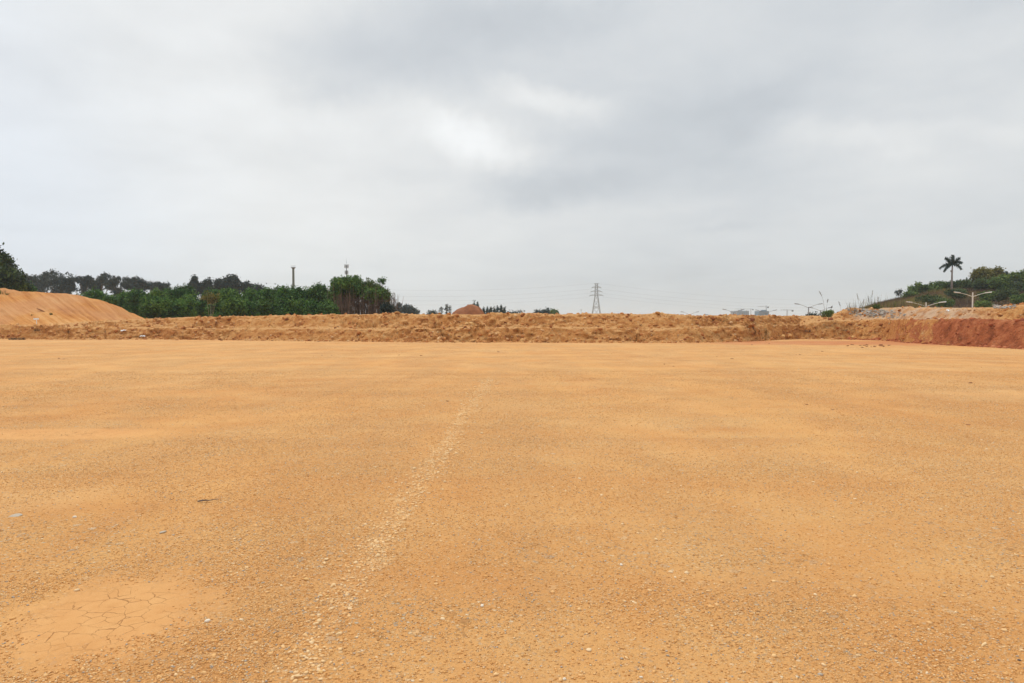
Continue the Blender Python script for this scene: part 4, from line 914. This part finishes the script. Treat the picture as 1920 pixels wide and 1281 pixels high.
# ------------------------------------------------------------------ pylon and wires
Y = 640; m_ = Y / F; x = colx(1118, Y); zb = -4; o = empty('pylon', (x, Y, zb), 'grey lattice steel pylon with three pairs of crossarms', 'pylon')
zz = [0, 9, 18, rowz(575, Y) + 4, rowz(565, Y) + 4, rowz(555, Y) + 4, rowz(547.5, Y) + 4, rowz(540, Y) + 4, rowz(532, Y) + 4]
zz = sorted(zz); hw = [np.interp(z, [0, zz[5], zz[8]], [5.4, 1.35, 1.0]) for z in zz]
b = MB(); th = .21
for i in range(len(zz) - 1):
    cs = lambda i: [Vector((sx * hw[i], sy * hw[i], zz[i])) for sx, sy in ((-1, -1), (1, -1), (1, 1), (-1, 1))]
    a_, c_ = cs(i), cs(i + 1)
    for k in range(4):
        b.tube([a_[k], c_[k]], th, 4, False); b.tube([a_[k], c_[(k + 1) % 4]], th * .55, 4, False); b.tube([a_[(k + 1) % 4], c_[k]], th * .55, 4, False); b.tube([c_[k], c_[(k + 1) % 4]], th * .6, 4, False)
b.build('tower', M['steel'], o)
ARM = []
for row, hs_ in ((554.5, 6.4), (547.3, 5.2), (539.7, 4.4), (532, 2.2)):
    z = rowz(row, Y) + 4; b = MB(); w = float(np.interp(z, zz, hw))
    for s in (-1, 1):
        for yy in (-w, w):
            b.tube([(s * w, yy, z), (s * hs_, 0, z + .2)], th * 1.1, 4, False)
            if row > 533: b.tube([(s * w, yy, z + 1.6), (s * hs_, 0, z + .2)], th * .8, 4, False)
        if row > 533: b.tube([(s * hs_, 0, z + .2), (s * hs_, 0, z - 1.3)], .1, 5)
        ARM.append((s * hs_, z - 1.3 if row > 533 else z + .2))
    b.tube([(-w, 0, z + .1), (w, 0, z + .1)], th, 4); [b.tube([(s * w, -w, z), (s * w, w, z)], th * .7, 4) for s in (-1, 1)]
    b.build('crossarm', M['steel'], o)
for s in (-1, 1):
    for (ax, az) in [a_ for a_ in ARM if a_[0] * s > 0]:
        # strung toward the next towers left and right
        p0 = Vector((x + ax, Y, zb + az)); p1 = Vector((x - 330 + ax, Y - 90, zb + az + 1)) if s < 0 else Vector((x + 420 + ax, Y + 260, zb + az - 3))
        for (q0_, q1_, sag) in ((p0, p1, 9),):
            b = MB(); b.tube([q0_.lerp(q1_, t / 16) - Vector((0, 0, sag * 4 * (t / 16) * (1 - t / 16))) for t in range(17)], .03, 4, False)
            tier = 'lowest' if az < ARM[2][1] - .5 else 'second' if az < ARM[4][1] - .5 else 'third' if az < ARM[6][1] - .5 else 'topmost'
            tag(b.build('power_line', M['cable']), f'thin power line from the {tier} crossarm stretching to the {"left" if s < 0 else "right"} of the pylon', 'power line', 'power lines on the pylon')
Y = 420; xx = colx(1089.5, Y); o = empty('utility_pole', (xx, Y, -4), 'very thin distant pole left of the pylon', 'pole'); MB().tube([(0, 0, 0), (0, 0, rowz(580, Y) + 4)], [.13, .09], 6).build('shaft', M['steel'], o); MB().box(-.8, .8, -.05, .05, rowz(581.3, Y) + 3.95, rowz(581.3, Y) + 4.1).build('crossbar', M['steel'], o)

# ------------------------------------------------------------------ towers and cranes
Y = 1150; m_ = Y / F; o = empty('apartment_block', (colx(1391, Y), Y, -4), 'pale grey apartment block with dark vertical bands behind the bank', 'building'); zt = rowz(583.2, Y) + 4; hw_ = 13 * m_
MB().box(-hw_, hw_, 0, 18, 0, zt).build('wall', M['tower'], o); MB().box(-hw_ - 2.6, -hw_ - .003, 1, 16, 0, zt - .7 + .9).build('stair_tower', M['tower'], o)
for k, (a_, c_) in enumerate([(-.98, -.72), (-.62, -.55), (-.45, -.1), (.02, .12), (.2, .48), (.58, .66), (.82, .98)]):
    MB().box(a_ * hw_, c_ * hw_, -.6, -.003, 0, zt + (.8 if k % 2 else 0)).build('facade_bay', M['brown' if k == 0 else 'towerdark' if k % 2 else 'bluebld'], o)
b = MB()
for k in range(24): b.box(-hw_ * .97, hw_ * .97, -.9, -.62, 1.5 + k * zt / 24, 1.8 + k * zt / 24)
b.build('floor_bands', M['tower'], o); MB().box(-hw_ * .3, hw_ * .1, 4, 10, zt + .003, zt + 1.6).build('roof_house', M['tower'], o)
Y = 1000; m_ = Y / F; o = empty('apartment_block', (colx(1431.5, Y), Y, -4), 'blue-grey apartment block under construction beneath a tower crane', 'building'); zt = rowz(583.4, Y) + 4; hw_ = 9.8 * m_
MB().box(-hw_, hw_, 0, 16, 0, zt).build('wall', M['bluebld'], o); b = MB()
for k in range(14): b.box(-hw_ * .95 + k * hw_ * 1.9 / 14, -hw_ * .95 + k * hw_ * 1.9 / 14 + .5, -.4, -.003, 0, zt - .6)
b.build('scaffold', M['tower'], o); b = MB()
for k in range(16): b.box(-hw_, hw_, -.75, -.42, 1 + k * zt / 16, 1.3 + k * zt / 16)
b.build('floor_bands', M['towerdark'], o); MB().box(-hw_ * .1, hw_ * .75, 3, 10, zt + .003, zt + 1.7).build('roof_house', M['bluebld'], o)
def crane(px, jib_row, jl, jr, Y, label, mast_top=2.5, mw=.55):
    m_ = Y / F; o = empty('tower_crane', (colx(px, Y), Y, -4), label, 'tower crane', 'tower cranes behind the bank'); zj = rowz(jib_row, Y) + 4
    b = MB(); 
    for sx in (-1, 1):
        for sy in (-1, 1): b.tube([(sx * mw, sy * mw, 0), (sx * mw, sy * mw, zj)], .12, 4)
    z = 0
    while z < zj - 2.5: b.tube([(-mw, -mw, z), (mw, -mw, z + 2.5)], .08, 4, False); b.tube([(mw, mw, z), (-mw, mw, z + 2.5)], .08, 4, False); z += 2.5
    b.tube([(0, 0, zj), (0, 0, zj + mast_top * m_)], [.4, .15], 5); b.build('mast', M['steel'], o)
    b = MB(); b.box(-jl * m_, jr * m_, -.35, .35, zj - .18, zj + .12)
    for k in range(12): x0 = -jl * m_ + k * (jl * m_) / 12; b.tube([(x0, 0, zj + .1), (x0 + jl * m_ / 24, 0, zj + 1.0), (x0 + jl * m_ / 12, 0, zj + .1)], .07, 4, False)
    b.build('jib', M['steel'], o)
    b = MB(); b.tube([(0, 0, zj + mast_top * m_), (-jl * m_ * .7, 0, zj + .2)], .05, 4); b.tube([(0, 0, zj + mast_top * m_), (jr * m_ * .9, 0, zj + .2)], .05, 4); b.build('tie_cable', M['cable'], o)
    MB().box(jr * m_ - 2.4, jr * m_ - .4, -.6, .6, zj - 2.0, zj - .2).build('counterweight', M['dark_steel'], o)
crane(1436.3, 575.2, 16, 5, 1010, 'tower crane standing on the blue-grey block, the highest of the cranes')
crane(1407.5, 579.6, 31, 5, 1220, 'tower crane with its mast at the right side of the pale grey block', 1)
crane(1475.5, 581.5, 12, 12, 900, 'tower crane standing clear between the blue-grey block and the reeds', .8)
crane(1537, 0, 1, 1, 10, 'x') if False else None
# low dark structure right of centre on the horizon
Y = 150; px_tree(1526, 589.5, 34, Y, -4, 'bush', 'low dark bush line on the horizon left of the grassy bush', None, 604, 'dusky', 'round', 801, size=.25, n=140, nl=10, cat='bush')

# ------------------------------------------------------------------ haze
HZD = 0.00028
m = bpy.data.materials.new('haze'); m.use_nodes = True; nt = m.node_tree; nt.nodes.remove(nt.nodes['Principled BSDF'])
pv = nt.nodes.new('ShaderNodeVolumePrincipled'); pv.inputs['Color'].default_value = (.74, .87, .96, 1); pv.inputs['Density'].default_value = HZD; pv.inputs['Anisotropy'].default_value = .2
nt.links.new(pv.outputs[0], nt.nodes['Material Output'].inputs['Volume'])
b = MB(); b.box(-9500, 9500, -9500, 9500, -6, 90); o = b.build('haze', m); tag(o, 'thin grey haze in the air over the whole site', 'haze', kind='stuff')

# ------------------------------------------------------------------ sky and sun
SUN_EL, SUN_AZ = math.radians(58), math.radians(-35)     # azimuth measured from +Y toward +X
w = bpy.data.worlds.new('World'); S.world = w; w.use_nodes = True; nt = w.node_tree; g = G(nt)
sky = nt.nodes.new('ShaderNodeTexSky'); sky.sky_type = 'NISHITA'; sky.sun_disc = False; sky.sun_elevation = SUN_EL; sky.sun_rotation = SUN_AZ; sky.air_density = 1.2; sky.dust_density = 4
D = nt.nodes.new('ShaderNodeTexCoord').outputs['Generated']; DX, DY, DZ = g.sep(D)
# cloud sheet seen in perspective: direction divided by its height
den = g.math('ADD', g.math('MAXIMUM', DZ, 0), .16); cb = nt.nodes.new('ShaderNodeCombineXYZ'); g.put(cb.inputs[0], g.math('DIVIDE', DX, den)); g.put(cb.inputs[1], g.math('DIVIDE', DY, den)); CP = cb.outputs[0]
n1 = g.noise(CP, .9, 7, .52, dist=.5); n2 = g.noise(g.map(CP, (1, 1, 1), (0, 0, .6), (4, 2, 0)), 2.6, 7, .55, dist=.3)
warp = g.vec('MULTIPLY', g.vec('SUBTRACT', g.noise(D, 3.2, 6, .58, True), (.5, .5, .5)), (.15, .15, .11)); DW = g.vec('ADD', g.vec('ADD', D, warp), g.vec('MULTIPLY', g.vec('SUBTRACT', g.noise(D, 11, 6, .62, True), (.5, .5, .5)), (.09, .09, .06)))
def sdir(px, py): v = Vector(ray(px, py)); v.normalize(); return v
def blob(px, py, rx, ry, amp, soft=.15, tilt=0):
    d = sdir(px, py); r_ = g.vec('SUBTRACT', DW, tuple(d)); 
    if tilt:
        nn = nt.nodes.new('ShaderNodeVectorRotate'); nn.rotation_type = 'Y_AXIS'; g.put(nn.inputs['Vector'], r_); nn.inputs['Angle'].default_value = tilt; r_ = nn.outputs[0]
    l = g.vec('LENGTH', g.vec('MULTIPLY', r_, (F / rx, 1.6, F / ry)))
    return g.step(l, soft, 1.0, amp, 0)
# base tone: bright left, duller right and low
L = g.step(DX, -.62, .40, .875, .72)
terms = [blob(850, 90, 430, 125, -.115, .2, .10), blob(640, 130, 270, 85, -.055, .1, .1), blob(520, 150, 200, 50, -.03), blob(1250, 310, 420, 120, -.075, .1, .1), blob(1010, 350, 200, 55, -.10, .1), blob(880, 262, 160, 58, .17, .1, -.2), blob(1040, 190, 170, 40, .11, .1, -.25), blob(1180, 200, 330, 110, -.045, .2, .1),
         blob(430, 170, 260, 110, .06), blob(200, 110, 170, 80, -.06), blob(980, 30, 300, 70, -.05), blob(1650, 60, 420, 130, -.01), blob(1880, 230, 380, 190, .05), blob(1640, 260, 260, 34, .05, .1, -.25), blob(1360, 440, 95, 14, -.035, .1, .05), blob(1830, 60, 160, 60, .04),
         blob(1120, 600, 1000, 160, -.10, .05), blob(150, 560, 420, 90, -.06), blob(60, 400, 300, 200, -.01), blob(1420, 200, 190, 60, -.045), blob(600, 400, 420, 120, .02)]
for t in terms: L = g.math('ADD', L, t)
L = g.math('ADD', L, g.math('MULTIPLY', g.math('SUBTRACT', n1, .5), .19)); L = g.math('ADD', L, g.math('MULTIPLY', g.math('SUBTRACT', n2, .5), g.step(DZ, .02, .3, .05, .19)))
tint = g.mix(g.step(L, .58, .86), (.955, .998, 1.045), (1.0, 1.0, .99)); tint = g.mix(1.0, tint, (.982, 1.002, 1.017), 'MULTIPLY'); tint = g.mix(g.step(DX, -.45, -.62, 0, .6), tint, (.93, .985, 1.06))
tint = g.mix(g.step(DZ, .16, .0, 0, .8), tint, (.945, 1.0, 1.02))
tint = g.mix(g.math('MULTIPLY', g.step(DX, -.30, -.60, 0, 1), g.step(DZ, .35, .02, .2, .9)), tint, (.90, .975, 1.07))
zen = g.step(DZ, .46, .85, 1.0, 1.75); L = g.math('MULTIPLY', L, zen)
cl = g.vec('SCALE', tint); cl.node.inputs['Scale'].default_value = 1; g.put(cl.node.inputs['Scale'], g.math('MULTIPLY', L, 10.0))
skym = g.mix(.96, sky.outputs[0], cl)
bg = nt.nodes['Background']; g.L.new(skym, bg.inputs[0]); bg.inputs[1].default_value = .1
sl = bpy.data.lights.new('sun', 'SUN'); sl.energy = 1.25; sl.angle = math.radians(14); sl.color = (1, .955, .89); so = bpy.data.objects.new('sun', sl); C.objects.link(so)
dv = Vector((math.sin(SUN_AZ) * math.cos(SUN_EL), math.cos(SUN_AZ) * math.cos(SUN_EL), math.sin(SUN_EL))); so.rotation_euler = (-dv).to_track_quat('-Z', 'Y').to_euler()

S.view_settings.view_transform = 'Standard'; S.view_settings.look = 'None'; S.view_settings.exposure = 0; S.view_settings.gamma = 1
S.cycles.volume_bounces = 1; S.cycles.max_bounces = 6; S.cycles.transparent_max_bounces = 8
S.render.engine = 'CYCLES'
